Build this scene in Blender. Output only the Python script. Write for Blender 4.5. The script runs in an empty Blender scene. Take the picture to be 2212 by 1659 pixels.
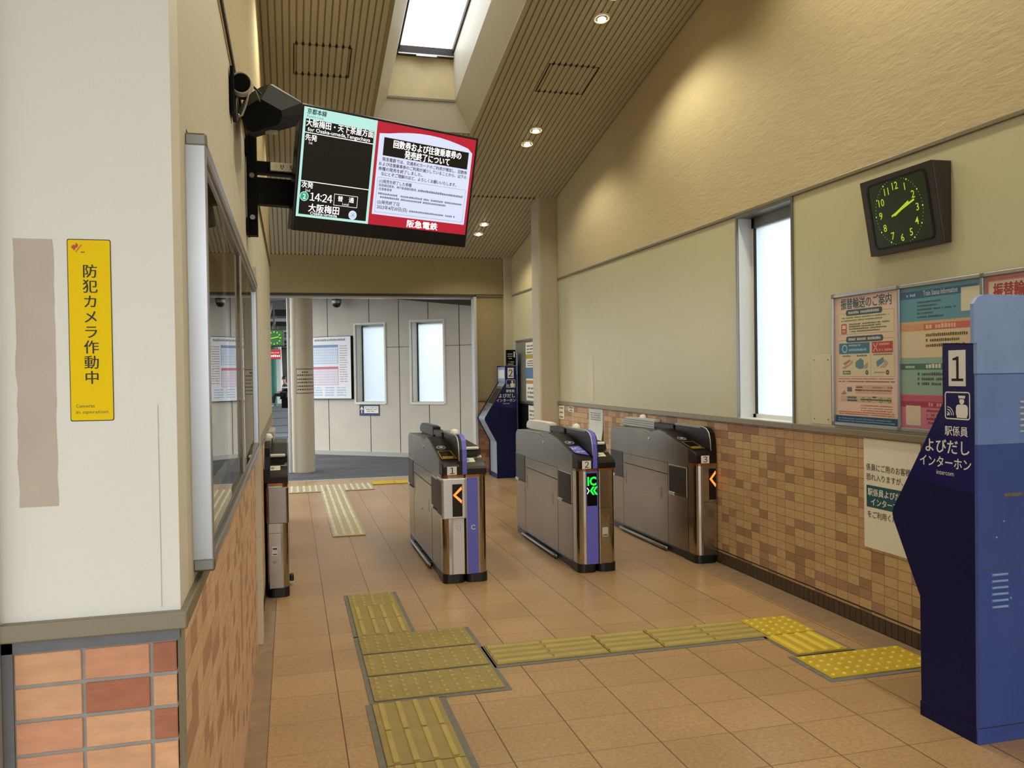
import bpy, bmesh, math, random
from mathutils import Vector, Matrix

PI = math.pi
random.seed(7)
SC = bpy.context.scene
COL = SC.collection

# ------------------------------------------------------------------ camera, sky, exposure
CAM_H = 1.465
cd = bpy.data.cameras.new('camera')
cd.sensor_width = 36.0
cd.lens = 36.0 * 1816.362 / 2212.0
cd.clip_start = 0.05
cd.clip_end = 400.0
cam = bpy.data.objects.new('camera', cd)
COL.objects.link(cam)
YAW, PIT, ROL = math.radians(14.76562), math.radians(-0.80479), math.radians(-0.84787)
_w = Vector((math.sin(YAW) * math.cos(PIT), math.cos(YAW) * math.cos(PIT), math.sin(PIT)))
_r0 = Vector((math.cos(YAW), -math.sin(YAW), 0))
_u0 = _r0.cross(_w)
_r = _r0 * math.cos(ROL) + _u0 * math.sin(ROL)
_u = _u0 * math.cos(ROL) - _r0 * math.sin(ROL)
cam.matrix_world = Matrix(((_r.x, _u.x, -_w.x, 0), (_r.y, _u.y, -_w.y, 0), (_r.z, _u.z, -_w.z, CAM_H), (0, 0, 0, 1)))
SC.camera = cam

world = bpy.data.worlds.new('overcast_sky')
SC.world = world
world.use_nodes = True
_wn = world.node_tree.nodes
_bg = _wn['Background']
_bg.inputs['Color'].default_value = (0.95, 0.98, 1.0, 1)
_bg.inputs['Strength'].default_value = 3.4

SC.view_settings.view_transform = 'Standard'
SC.view_settings.look = 'None'
SC.view_settings.gamma = 1.0
SC.view_settings.use_curve_mapping = False
SC.view_settings.exposure = 0.0
SC.cycles.use_denoising = True
SC.cycles.max_bounces = 10
SC.cycles.diffuse_bounces = 6
SC.cycles.glossy_bounces = 4
SC.cycles.transmission_bounces = 6
SC.cycles.transparent_max_bounces = 8
SC.cycles.sample_clamp_indirect = 8.0
SC.cycles.caustics_refractive = False
SC.cycles.caustics_reflective = False
DOWNLIGHT_W = 36.0        # each recessed lamp
DOWNLIGHT_COL = (1.0, 0.92, 0.68)

# ------------------------------------------------------------------ materials
def lin(c):
    if isinstance(c, str):
        c = c.lstrip('#')
        c = [int(c[i:i + 2], 16) / 255 for i in (0, 2, 4)]
    return tuple((x / 12.92 if x <= 0.04045 else ((x + 0.055) / 1.055) ** 2.4) for x in c)

MATS = {}
class NT:
    """tiny helper round one material's node tree"""
    def __init__(s, name):
        s.m = bpy.data.materials.new(name)
        s.m.use_nodes = True
        s.t = s.m.node_tree
        s.b = s.t.nodes['Principled BSDF']
        s.out = s.t.nodes['Material Output']
    def n(s, kind, **kw):
        x = s.t.nodes.new(kind)
        for k, v in kw.items():
            setattr(x, k, v)
        return x
    def l(s, a, b):
        s.t.links.new(a, b)
    def math(s, op, a, b=None, c=None):
        x = s.n('ShaderNodeMath', operation=op)
        for i, v in enumerate((a, b, c)):
            if v is None: continue
            if hasattr(v, 'node'): s.l(v, x.inputs[i])
            else: x.inputs[i].default_value = v
        return x.outputs[0]
    def mix(s, fac, a, b):
        x = s.n('ShaderNodeMix', data_type='RGBA')
        for i, v in ((0, fac), (6, a), (7, b)):
            if hasattr(v, 'node'): s.l(v, x.inputs[i])
            elif i == 0: x.inputs[0].default_value = v
            else: x.inputs[i].default_value = (*v, 1)
        return x.outputs[2]
    def ramp(s, fac, stops, const=False):
        x = s.n('ShaderNodeValToRGB')
        cr = x.color_ramp
        if const: cr.interpolation = 'CONSTANT'
        while len(cr.elements) < len(stops): cr.elements.new(0.5)
        for e, (p, c) in zip(cr.elements, stops):
            e.position = p; e.color = (*c, 1)
        s.l(fac, x.inputs[0])
        return x.outputs[0]
    def pos(s):
        return s.n('ShaderNodeNewGeometry').outputs['Position']
    def noise(s, scale, detail=3, vec=None, stretch=None, rough=0.55):
        v = vec if vec is not None else s.n('ShaderNodeTexCoord').outputs['Object']
        if stretch:
            mp = s.n('ShaderNodeMapping'); mp.inputs['Scale'].default_value = stretch
            s.l(v, mp.inputs[0]); v = mp.outputs[0]
        x = s.n('ShaderNodeTexNoise')
        x.inputs['Scale'].default_value = scale; x.inputs['Detail'].default_value = detail
        x.inputs['Roughness'].default_value = rough
        s.l(v, x.inputs['Vector'])
        return x.outputs['Fac']
    def bump(s, h, strength, dist=0.01):
        x = s.n('ShaderNodeBump'); x.inputs['Strength'].default_value = strength; x.inputs['Distance'].default_value = dist
        s.l(h, x.inputs['Height']); s.l(x.outputs[0], s.b.inputs['Normal'])

def mat(name, col, rough=0.5, metal=0.0, var=0.0, vscale=6.0, bump=0.0, bscale=40.0, spec=0.5, stretch=None, coat=0.0):
    if name in MATS: return MATS[name]
    k = NT(name)
    c = lin(col)
    if var > 0:
        f = k.noise(vscale, 4, stretch=stretch)
        dark = tuple(x * (1 - var) for x in c); lite = tuple(min(1, x * (1 + var)) for x in c)
        k.l(k.ramp(f, [(0.3, dark), (0.7, lite)]), k.b.inputs['Base Color'])
    else:
        k.b.inputs['Base Color'].default_value = (*c, 1)
    k.b.inputs['Roughness'].default_value = rough
    k.b.inputs['Metallic'].default_value = metal
    k.b.inputs['Specular IOR Level'].default_value = spec
    if coat: k.b.inputs['Coat Weight'].default_value = coat
    if bump > 0:
        k.bump(k.noise(bscale, 4, stretch=stretch), bump)
    MATS[name] = k.m
    return k.m

def glow(name, col, strength):
    if name in MATS: return MATS[name]
    k = NT(name)
    c = lin(col)
    k.b.inputs['Base Color'].default_value = (*[x * 0.3 for x in c], 1)
    k.b.inputs['Emission Color'].default_value = (*c, 1)
    k.b.inputs['Emission Strength'].default_value = strength
    k.b.inputs['Roughness'].default_value = 0.4
    MATS[name] = k.m
    return k.m

def thin_glass(name, tint=(1, 1, 1), refl=1.0, rough=0.0):
    k = NT(name)
    k.t.nodes.remove(k.b)
    tr = k.n('ShaderNodeBsdfTransparent'); tr.inputs[0].default_value = (*tint, 1)
    gl = k.n('ShaderNodeBsdfGlossy'); gl.inputs['Roughness'].default_value = rough
    lw = k.n('ShaderNodeLayerWeight'); lw.inputs['Blend'].default_value = 0.5
    fr = k.math('ADD', k.math('MULTIPLY', k.math('POWER', lw.outputs['Facing'], 5.0), 0.94), 0.05)
    mx = k.n('ShaderNodeMixShader')
    k.l(k.math('MULTIPLY', fr, refl), mx.inputs[0])
    k.l(tr.outputs[0], mx.inputs[1]); k.l(gl.outputs[0], mx.inputs[2]); k.l(mx.outputs[0], k.out.inputs[0])
    MATS[name] = k.m
    return k.m

def frosted(name, col=(0.86, 0.91, 0.94), share=0.68):
    """etched window pane: scatters the daylight on its outer side and lets a blurred view through"""
    k = NT(name)
    k.t.nodes.remove(k.b)
    tl = k.n('ShaderNodeBsdfTranslucent'); tl.inputs[0].default_value = (*col, 1)
    tr = k.n('ShaderNodeBsdfRefraction'); tr.inputs[0].default_value = (0.90, 0.95, 1.0, 1); tr.inputs['Roughness'].default_value = 0.45; tr.inputs['IOR'].default_value = 1.25
    gl = k.n('ShaderNodeBsdfGlossy'); gl.inputs['Roughness'].default_value = 0.15
    m1 = k.n('ShaderNodeMixShader'); m1.inputs[0].default_value = share
    k.l(tr.outputs[0], m1.inputs[1]); k.l(tl.outputs[0], m1.inputs[2])
    m2 = k.n('ShaderNodeMixShader'); m2.inputs[0].default_value = 0.04
    v = k.n('ShaderNodeTexVoronoi'); v.inputs['Scale'].default_value = 90
    k.l(k.n('ShaderNodeTexCoord').outputs['Object'], v.inputs['Vector'])
    bp = k.n('ShaderNodeBump'); bp.inputs['Strength'].default_value = 0.35; bp.inputs['Distance'].default_value = 0.004
    k.l(v.outputs['Distance'], bp.inputs['Height'])
    for x in (gl, tl, tr): k.l(bp.outputs[0], x.inputs['Normal'])
    k.l(m1.outputs[0], m2.inputs[1]); k.l(gl.outputs[0], m2.inputs[2]); k.l(m2.outputs[0], k.out.inputs[0])
    MATS[name] = k.m
    return k.m

def floor_tile_mat():
    k = NT('floor_tiles')
    p = k.n('ShaderNodeSeparateXYZ'); k.l(k.pos(), p.inputs[0])
    u = k.math('DIVIDE', k.math('SUBTRACT', p.outputs[0], 0.187 - 30), 0.3)
    v = k.math('DIVIDE', k.math('SUBTRACT', p.outputs[1], 3.04 - 30), 0.3)
    fu, fv = k.math('FRACT', u), k.math('FRACT', v)
    du = k.math('MINIMUM', fu, k.math('SUBTRACT', 1.0, fu)); dv = k.math('MINIMUM', fv, k.math('SUBTRACT', 1.0, fv))
    g = k.math('MINIMUM', k.math('POWER', k.math('MINIMUM', k.math('DIVIDE', du, 0.011), 1.0), 2.0), k.math('ADD', k.math('MULTIPLY', k.math('MINIMUM', k.math('DIVIDE', dv, 0.010), 1.0), 0.82), 0.18))
    cell = k.n('ShaderNodeCombineXYZ'); k.l(k.math('FLOOR', u), cell.inputs[0]); k.l(k.math('FLOOR', v), cell.inputs[1])
    wn = k.n('ShaderNodeTexWhiteNoise'); k.l(cell.outputs[0], wn.inputs['Vector'])
    pv = k.pos()
    spec = k.noise(55, 5, pv, rough=0.7); wear = k.noise(1.3, 4, pv)
    c1 = k.ramp(spec, [(0.3, lin('#a5815a')), (0.7, lin('#c8a57a'))])
    c2 = k.mix(k.ramp(wear, [(0.35, (0, 0, 0)), (0.7, (1, 1, 1))]), c1, k.ramp(spec, [(0.3, lin('#9b7a57')), (0.7, lin('#b8966f'))]))
    hv = k.n('ShaderNodeHueSaturation'); k.l(c2, hv.inputs['Color'])
    k.l(k.math('ADD', k.math('MULTIPLY', wn.outputs['Value'], 0.12), 0.94), hv.inputs['Value'])
    # mortar bands along the two long walls
    e1 = k.math('GREATER_THAN', p.outputs[0], 2.905); e2 = k.math('LESS_THAN', p.outputs[0], -0.113)
    band = k.math('MAXIMUM', e1, e2)
    mort = k.ramp(k.noise(14, 5, pv), [(0.3, lin('#7d6a58')), (0.7, lin('#96806a'))])
    c3 = k.mix(k.math('MULTIPLY', band, 0.75), hv.outputs[0], mort)
    gg = k.math('MAXIMUM', g, k.math('MULTIPLY', band, 0.8))
    k.l(k.mix(gg, lin('#4b3324'), c3), k.b.inputs['Base Color'])
    k.l(k.math('ADD', k.math('MULTIPLY', spec, 0.22), 0.22), k.b.inputs['Roughness'])
    h = k.math('ADD', k.math('MULTIPLY', gg, 1.0), k.math('MULTIPLY', k.noise(32, 4, pv), 0.55))
    k.bump(h, 0.22, 0.004)
    MATS['floor_tiles'] = k.m
    return k.m

def brick_tile_mat(name, axis, pu, pv_, u0, v0, gap, stops, mortar, rough=0.6, bumpy=0.5, off=0.0, rowtop=None):
    """stack-bonded ceramic tiles; axis is the world axis that runs along the wall (0 or 1)"""
    k = NT(name)
    p = k.n('ShaderNodeSeparateXYZ'); pos = k.pos(); k.l(pos, p.inputs[0])
    u = k.math('DIVIDE', k.math('SUBTRACT', p.outputs[axis], u0 - 50 * pu), pu)
    v = k.math('DIVIDE', k.math('SUBTRACT', p.outputs[2], v0 - 50 * pv_), pv_)
    fu, fv = k.math('FRACT', u), k.math('FRACT', v)
    du = k.math('MULTIPLY', k.math('MINIMUM', fu, k.math('SUBTRACT', 1.0, fu)), pu)
    dv = k.math('MULTIPLY', k.math('MINIMUM', fv, k.math('SUBTRACT', 1.0, fv)), pv_)
    g = k.math('MINIMUM', k.math('DIVIDE', k.math('MINIMUM', du, dv), gap / 2), 1.0)
    g = k.math('POWER', g, 3.0)
    cell = k.n('ShaderNodeCombineXYZ'); k.l(k.math('FLOOR', u), cell.inputs[0]); k.l(k.math('FLOOR', v), cell.inputs[1])
    wn = k.n('ShaderNodeTexWhiteNoise'); k.l(cell.outputs[0], wn.inputs['Vector'])
    col = k.ramp(wn.outputs['Value'], stops, True)
    st = (1, 1, 1)
    n1 = k.noise(60, 5, pos, (0.35 if axis == 0 else 1, 0.35 if axis == 1 else 1, 1.6))
    hv = k.n('ShaderNodeHueSaturation'); k.l(col, hv.inputs['Color'])
    k.l(k.math('ADD', k.math('MULTIPLY', n1, 0.5), 0.75), hv.inputs['Value'])
    k.l(k.mix(g, mortar, hv.outputs[0]), k.b.inputs['Base Color'])
    k.b.inputs['Roughness'].default_value = rough
    k.bump(k.math('ADD', g, k.math('MULTIPLY', n1, 0.9)), bumpy, 0.004)
    MATS[name] = k.m
    return k.m

def asphalt_mat():
    k = NT('asphalt')
    pos = k.pos()
    n1 = k.noise(90, 4, pos); n2 = k.noise(1.6, 4, pos, (0.4, 2.2, 1))
    c = k.mix(k.ramp(n2, [(0.35, (0, 0, 0)), (0.65, (1, 1, 1))]), k.ramp(n1, [(0.3, lin('#3a3c3e')), (0.7, lin('#484b4d'))]), k.ramp(n1, [(0.3, lin('#4b4e50')), (0.7, lin('#5f6365'))]))
    k.l(c, k.b.inputs['Base Color']); k.b.inputs['Roughness'].default_value = 0.7
    k.bump(n1, 0.3, 0.003)
    MATS['asphalt'] = k.m
    return k.m

def stucco_mat(name, col):
    k = NT(name)
    pos = k.pos()
    n = k.noise(9, 5, pos, (1, 0.55, 1.5), 0.65); n2 = k.noise(1.2, 3, pos)
    c = lin(col)
    k.l(k.ramp(k.math('ADD', k.math('MULTIPLY', n, 0.5), k.math('MULTIPLY', n2, 0.5)), [(0.3, tuple(x * 0.93 for x in c)), (0.7, tuple(min(1, x * 1.04) for x in c))]), k.b.inputs['Base Color'])
    k.b.inputs['Roughness'].default_value = 0.8
    wv = k.noise(34, 4, pos, (0.5, 0.35, 1.4))
    k.bump(k.math('ADD', n, k.math('MULTIPLY', wv, 0.8)), 0.30, 0.014)
    MATS[name] = k.m
    return k.m

def brushed(name, col, rough=0.28, vertical=True):
    k = NT(name)
    v = k.n('ShaderNodeTexCoord').outputs['Object']
    n = k.noise(30, 4, v, (6, 6, 0.25) if vertical else (0.25, 0.25, 6))
    sm = k.noise(2.2, 3, v)
    c = lin(col)
    k.l(k.ramp(k.math('ADD', k.math('MULTIPLY', n, 0.15), k.math('MULTIPLY', sm, 0.85)), [(0.3, tuple(x * 0.90 for x in c)), (0.7, tuple(min(1, x * 1.1) for x in c))]), k.b.inputs['Base Color'])
    k.l(k.math('ADD', k.math('MULTIPLY', sm, 0.03), rough - 0.015), k.b.inputs['Roughness'])
    k.b.inputs['Metallic'].default_value = 1.0
    MATS[name] = k.m
    return k.m

M_WALL = mat('cream_wall_paint', '#d0cbb8', 0.55, var=0.03, vscale=1.5, bump=0.05, bscale=30)
M_PANEL = mat('wall_panel_paint', '#c0bc98', 0.35, var=0.03, vscale=1.2)
M_PIER = mat('pier_paint', '#e2dfd3', 0.5, var=0.025, vscale=2, bump=0.12, bscale=22, stretch=(1, 1, 0.35))
M_STUCCO = stucco_mat('textured_plaster', '#c0b18c')
M_BEAM = mat('shaded_beam_paint', '#9a8a66', 0.55, var=0.03, vscale=1.0)  # cream paint toned down: the shade on the beam is in this colour
M_COLUMN = mat('column_paint', '#bbb09a', 0.5, var=0.03, vscale=1.0)
M_CEIL = mat('ceiling_slats', '#b6b09c', 0.5, var=0.04, vscale=1.0)
M_GROOVE = mat('ceiling_groove', '#9a917a', 0.7)  # darker than the slats: recess shade put into the colour
M_DOT = mat('seam_shadow_gap', '#1f1710', 0.9)
M_WELL = mat('skylight_well_paint', '#d8d4c4', 0.5, var=0.03, vscale=1.5)
M_PLY = mat('plywood_panel', '#d9c79a', 0.6, var=0.06, vscale=5, stretch=(1, 0.3, 1))
M_RAIL = mat('dado_metal', '#857c68', 0.4, metal=0.3, var=0.05, vscale=3)
M_GREYM = mat('joint_mortar', '#6d6f70', 0.8, var=0.08, vscale=20)
M_ALU = brushed('aluminium', '#b9bbbd', 0.33)
M_ALUD = brushed('dull_aluminium', '#8d8c86', 0.4)
M_STEEL = brushed('stainless_steel', '#b0aaa0', 0.17)
M_STEELS = brushed('satin_steel', '#938c82', 0.24)
M_SILVER = mat('silver_paint', '#c9c9c8', 0.35, metal=0.5)
M_BLACK = mat('black_plastic', '#0d0d0f', 0.4)
M_BLACKM = mat('matt_black_metal', '#050505', 0.6, var=0.1, vscale=10, spec=0.12)
M_SCREENB = mat('dark_bezel', '#0a0a0c', 0.22)
M_BROWN = mat('dark_brown_plastic', '#1b1311', 0.36, var=0.05, vscale=8, spec=0.25)
M_GREYTOP = mat('grey_guard_top', '#8e8c88', 0.4, var=0.05, vscale=8)
M_LGREY = mat('pale_guard_plastic', '#b9b7b0', 0.4, var=0.06, vscale=8)
M_WHITE = mat('white_plastic', '#e4e3dc', 0.4)
M_OFFW = mat('sticker_cream', '#e6e0c6', 0.5)
M_PURPLE = mat('violet_blue_sheet', '#6266cc', 0.4)
M_INK = mat('black_ink', '#141414', 0.6)
M_GOLD = mat('gold_slot_trim', '#b89a3c', 0.35, metal=0.6)
M_AMBER = mat('amber_lamp_ring', '#8f6238', 0.22, metal=0.6, var=0.3, vscale=25)
M_GLASSB = mat('black_glass', '#08090d', 0.08)
M_LEDO = glow('orange_led', '#ff6a2a', 3.0)
M_LEDG = glow('green_led', '#18e03c', 1.6)
M_LEDGW = glow('pale_green_led', '#b8ffd0', 1.4)
M_DOORP = mat('flap_dark', '#2a211c', 0.45, spec=0.3)
M_SEAM = mat('panel_seam', '#2a2622', 0.7)
M_READER = mat('reader_blue', '#3a4a78', 0.25)
M_NAVY = mat('navy_side_panel', '#0a1040', 0.5, var=0.06, vscale=4, spec=0.2)
M_NAVY2 = mat('navy_sign_sheet', '#0a1055', 0.25)
M_BLUE = mat('blue_painted_steel', '#3a5093', 0.42, var=0.07, vscale=5, bump=0.03, bscale=60)
M_BLUE3 = mat('blue_lit_cover_steel', '#6a84bd', 0.45, var=0.08, vscale=5)  # lighter than the base blue: light on the plate put into the colour
M_BLUE2 = mat('blue_worn_lit_steel', '#86a0cf', 0.45, var=0.08, vscale=5)  # worn paint, lightened further for the light falling on the upper plate
M_PANELG = mat('grey_blue_panel', '#8d99a6', 0.35, var=0.04, vscale=4)
M_YEL = mat('yellow_sticker', '#efcb00', 0.6, spec=0.15)
M_YELT = mat('old_tactile_yellow', '#98874c', 0.6, var=0.10, vscale=9, bump=0.1, bscale=90)
M_YELD = mat('lit_tactile_yellow', '#b09c57', 0.55, var=0.10, vscale=12)  # lighter than the base tile: light on the raised tops put into colour
M_YELN = mat('new_tactile_yellow', '#bfa32c', 0.55, var=0.08, vscale=9)
M_YELNB = mat('new_tactile_dot', '#dcc443', 0.5)
M_MORT = mat('grey_mortar_bed', '#77756f', 0.85, var=0.12, vscale=30, bump=0.3, bscale=60)
M_PAPER = mat('white_paper', '#e2decd', 0.6, var=0.02, vscale=3)
M_CLOCKF = mat('clock_face_green', '#1d3318', 0.25)
M_CLOCKB = mat('clock_case_brown', '#2c2622', 0.4, var=0.05, vscale=6)
M_CLOCKG = glow('clock_luminous_green', '#b6d62a', 0.75)
M_GLASS = thin_glass('clear_glass')
M_OGLASS = thin_glass('office_glass', (0.80, 0.78, 0.72), 1.0)
M_FROST = frosted('frosted_glass')
M_SKYG = thin_glass('skylight_glass', (0.97, 0.98, 1.0), 0.6)
M_CONC = mat('back_wall_panel', '#c4bbad', 0.6, var=0.05, vscale=2.2, bump=0.05, bscale=25)
M_WINF = mat('window_frame_cream', '#dcd9cc', 0.45)
M_WREV = mat('white_window_lining', '#dfe0e0', 0.4)
M_TEAL = mat('teal_post_paint', '#2f7f70', 0.5)
M_CANOPY = mat('canopy_paint', '#8f8d86', 0.6, var=0.08, vscale=2)
M_DARKB = mat('dark_beam', '#3a302a', 0.6)
M_GROUND = mat('platform_ground', '#7e858a', 0.7, var=0.06, vscale=1.2)
M_FLOOR = floor_tile_mat()
M_ASPH = asphalt_mat()
TAN = lin
M_BRICKR = brick_tile_mat('brown_wall_tiles', 1, 0.105, 0.0565, 0.02, 1.062, 0.004,
    [(0.0, lin('#bf9f76')), (0.34, lin('#b9976e')), (0.62, lin('#bfa373')), (0.74, lin('#9a7758')), (0.9, lin('#a37f63'))], lin('#6d523a'), 0.55, 0.5)
M_BRICKF = brick_tile_mat('terracotta_tiles_front', 0, 0.105, 0.0565, -0.233, 0.9805, 0.0075,
    [(0.0, lin('#c79a74')), (0.3, lin('#c38f6c')), (0.55, lin('#b98365')), (0.76, lin('#9e664c'))], lin('#8c8a83'), 0.65, 0.9)
M_BRICKL = brick_tile_mat('terracotta_tiles_side', 1, 0.105, 0.0565, 1.51, 0.9805, 0.004,
    [(0.0, lin('#dab99a')), (0.34, lin('#d8b292')), (0.6, lin('#d3ac8e')), (0.74, lin('#b78f76'))], lin('#bda48c'), 0.65, 0.6)
def terracotta(name, col):
    k = NT(name); pos = k.pos(); c = lin(col)
    n1 = k.noise(38, 5, pos, (0.45, 0.45, 1.5)); n2 = k.noise(12, 3, pos)
    k.l(k.ramp(k.math('ADD', k.math('MULTIPLY', n1, 0.6), k.math('MULTIPLY', n2, 0.4)), [(0.3, tuple(x * 0.82 for x in c)), (0.7, tuple(min(1, x * 1.12) for x in c))]), k.b.inputs['Base Color'])
    k.b.inputs['Roughness'].default_value = 0.7
    k.bump(k.math('ADD', n1, k.math('MULTIPLY', n2, 0.8)), 0.6, 0.006)
    return k.m
M_TC = [terracotta('terracotta_sand', '#d3a077'), terracotta('terracotta_pink', '#cc926f'), terracotta('terracotta_red', '#a96a4d')]
M_MORTL = mat('tile_mortar', '#94928a', 0.85, var=0.08, vscale=30)
# ------------------------------------------------------------------ mesh helpers
_TXT = {}
def text_geo(body, bold=0.0):
    """flat triangles of a line of text, size 1, as (verts, faces, x0, x1, y0, y1)"""
    key = (body, bold)
    if key in _TXT: return _TXT[key]
    c = bpy.data.curves.new('lettering_curve', 'FONT')
    c.body = body; c.resolution_u = 2; c.offset = bold
    o = bpy.data.objects.new('lettering_curve', c)
    COL.objects.link(o)
    dg = bpy.context.evaluated_depsgraph_get()
    me = bpy.data.meshes.new_from_object(o.evaluated_get(dg))
    V = [(v.co.x, v.co.y) for v in me.vertices]
    F = [tuple(p.vertices) for p in me.polygons]
    bpy.data.objects.remove(o); bpy.data.curves.remove(c); bpy.data.meshes.remove(me)
    if not V: V = [(0, 0)]
    xs = [v[0] for v in V]; ys = [v[1] for v in V]
    _TXT[key] = (V, F, min(xs), max(xs), min(ys), max(ys))
    return _TXT[key]

def rrect(w, h, r, n=4):
    """rounded rectangle outline centred on 0"""
    pts = []
    for cx, cy, a in ((w / 2 - r, h / 2 - r, 0), (-w / 2 + r, h / 2 - r, 90), (-w / 2 + r, -h / 2 + r, 180), (w / 2 - r, -h / 2 + r, 270)):
        for i in range(n + 1):
            t = math.radians(a + 90 * i / n)
            pts.append((cx + r * math.cos(t), cy + r * math.sin(t)))
    return pts

class MB:
    """collects shapes and links them as ONE mesh object"""
    def __init__(s, M=None):
        s.V = []; s.F = []; s.I = []; s.mats = []; s.M = M or Matrix.Identity(4)
        s.S = []
    def mi(s, m):
        if m not in s.mats: s.mats.append(m)
        return s.mats.index(m)
    def add(s, V, F, m, smooth=False):
        b = len(s.V); i = s.mi(m)
        s.V += [s.M @ Vector(v) for v in V]
        for f in F:
            s.F.append(tuple(b + k for k in f)); s.I.append(i); s.S.append(smooth)
    def frombm(s, bm, m, smooth=False):
        bm.verts.index_update()
        V = [v.co.copy() for v in bm.verts]; F = [tuple(v.index for v in f.verts) for f in bm.faces]
        bm.free(); s.add(V, F, m, smooth)
    def box(s, lo, hi, m, bev=0.0, seg=2):
        lo, hi = [min(a, b) for a, b in zip(lo, hi)], [max(a, b) for a, b in zip(lo, hi)]
        bm = bmesh.new()
        bmesh.ops.create_cube(bm, size=1.0)
        for v in bm.verts:
            v.co = Vector([(lo[i] + hi[i]) / 2 + v.co[i] * (hi[i] - lo[i]) for i in range(3)])
        if bev > 0:
            bmesh.ops.bevel(bm, geom=bm.edges[:], offset=min(bev, 0.45 * min(hi[i] - lo[i] for i in range(3))), segments=seg, profile=0.5, affect='EDGES')
        s.frombm(bm, m)
    def prism(s, poly, axis, a, b, m, bev=0.0, seg=2, smooth=False, caps=True):
        """poly: 2D outline in the plane normal to axis; x-> (y,z), y-> (x,z), z-> (x,y)"""
        def P(p, t):
            return {0: (t, p[0], p[1]), 1: (p[0], t, p[1]), 2: (p[0], p[1], t)}[axis]
        bm = bmesh.new()
        A = [bm.verts.new(P(p, a)) for p in poly]; B = [bm.verts.new(P(p, b)) for p in poly]
        n = len(poly)
        if caps:
            bm.faces.new(A); bm.faces.new(B[::-1])
        for i in range(n):
            bm.faces.new((A[i], B[i], B[(i + 1) % n], A[(i + 1) % n]))
        bmesh.ops.recalc_face_normals(bm, faces=bm.faces[:])
        if bev > 0:
            es = [e for e in bm.edges if abs(e.verts[0].co[axis] - e.verts[1].co[axis]) < 1e-7]
            bmesh.ops.bevel(bm, geom=es, offset=bev, segments=seg, profile=0.5, affect='EDGES')
        s.frombm(bm, m, smooth)
    def quad(s, a, b, c, d, m):
        s.add([a, b, c, d], [(0, 1, 2, 3)], m)
    def cyl(s, p, q, r, m, n=16, r2=None, caps=True, smooth=True):
        p, q = Vector(p), Vector(q); d = (q - p).normalized()
        t = d.orthogonal().normalized(); u = d.cross(t)
        r2 = r if r2 is None else r2
        A = [p + (t * math.cos(2 * PI * i / n) + u * math.sin(2 * PI * i / n)) * r for i in range(n)]
        B = [q + (t * math.cos(2 * PI * i / n) + u * math.sin(2 * PI * i / n)) * r2 for i in range(n)]
        s.add(A + B, [(i, (i + 1) % n, n + (i + 1) % n, n + i) for i in range(n)], m, smooth)
        if caps: s.add(A + B, [tuple(range(n))[::-1], tuple(range(n, 2 * n))], m)
    def tube(s, pts, r, m, n=8, closed=False):
        pts = [Vector(p) for p in pts]; N = len(pts)
        V = []
        prev = None
        for i, p in enumerate(pts):
            if closed: d = pts[(i + 1) % N] - pts[i - 1]
            else: d = pts[min(i + 1, N - 1)] - pts[max(i - 1, 0)]
            d.normalize()
            t = d.orthogonal().normalized() if prev is None else (prev - d * prev.dot(d)).normalized()
            prev = t; u = d.cross(t)
            V += [p + (t * math.cos(2 * PI * k / n) + u * math.sin(2 * PI * k / n)) * r for k in range(n)]
        F = []
        for i in range(N if closed else N - 1):
            j = (i + 1) % N
            F += [(i * n + k, i * n + (k + 1) % n, j * n + (k + 1) % n, j * n + k) for k in range(n)]
        if not closed:
            F += [tuple(range(n))[::-1], tuple(range((N - 1) * n, N * n))]
        s.add(V, F, m, True)
    def lathe(s, prof, c, m, n=24, axis=Vector((0, 0, 1)), smooth=True):
        """prof: (radius, height) pairs along axis from centre c"""
        c = Vector(c); axis = Vector(axis).normalized(); t = axis.orthogonal().normalized(); u = axis.cross(t)
        V = [c + axis * h + (t * math.cos(2 * PI * k / n) + u * math.sin(2 * PI * k / n)) * r for r, h in prof for k in range(n)]
        F = [(i * n + k, i * n + (k + 1) % n, (i + 1) * n + (k + 1) % n, (i + 1) * n + k) for i in range(len(prof) - 1) for k in range(n)]
        s.add(V, F, m, smooth)
    def build(s, name, parent=None, loc=None, rotz=0.0, recalc=False):
        me = bpy.data.meshes.new(name)
        me.from_pydata([tuple(v) for v in s.V], [], s.F)
        for m in s.mats: me.materials.append(m)
        me.polygons.foreach_set('material_index', s.I)
        me.polygons.foreach_set('use_smooth', s.S)
        me.update()
        o = bpy.data.objects.new(name, me); COL.objects.link(o)
        if loc is not None: o.location = loc
        o.rotation_euler[2] = rotz
        if parent is not None: o.parent = parent
        return o

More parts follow.
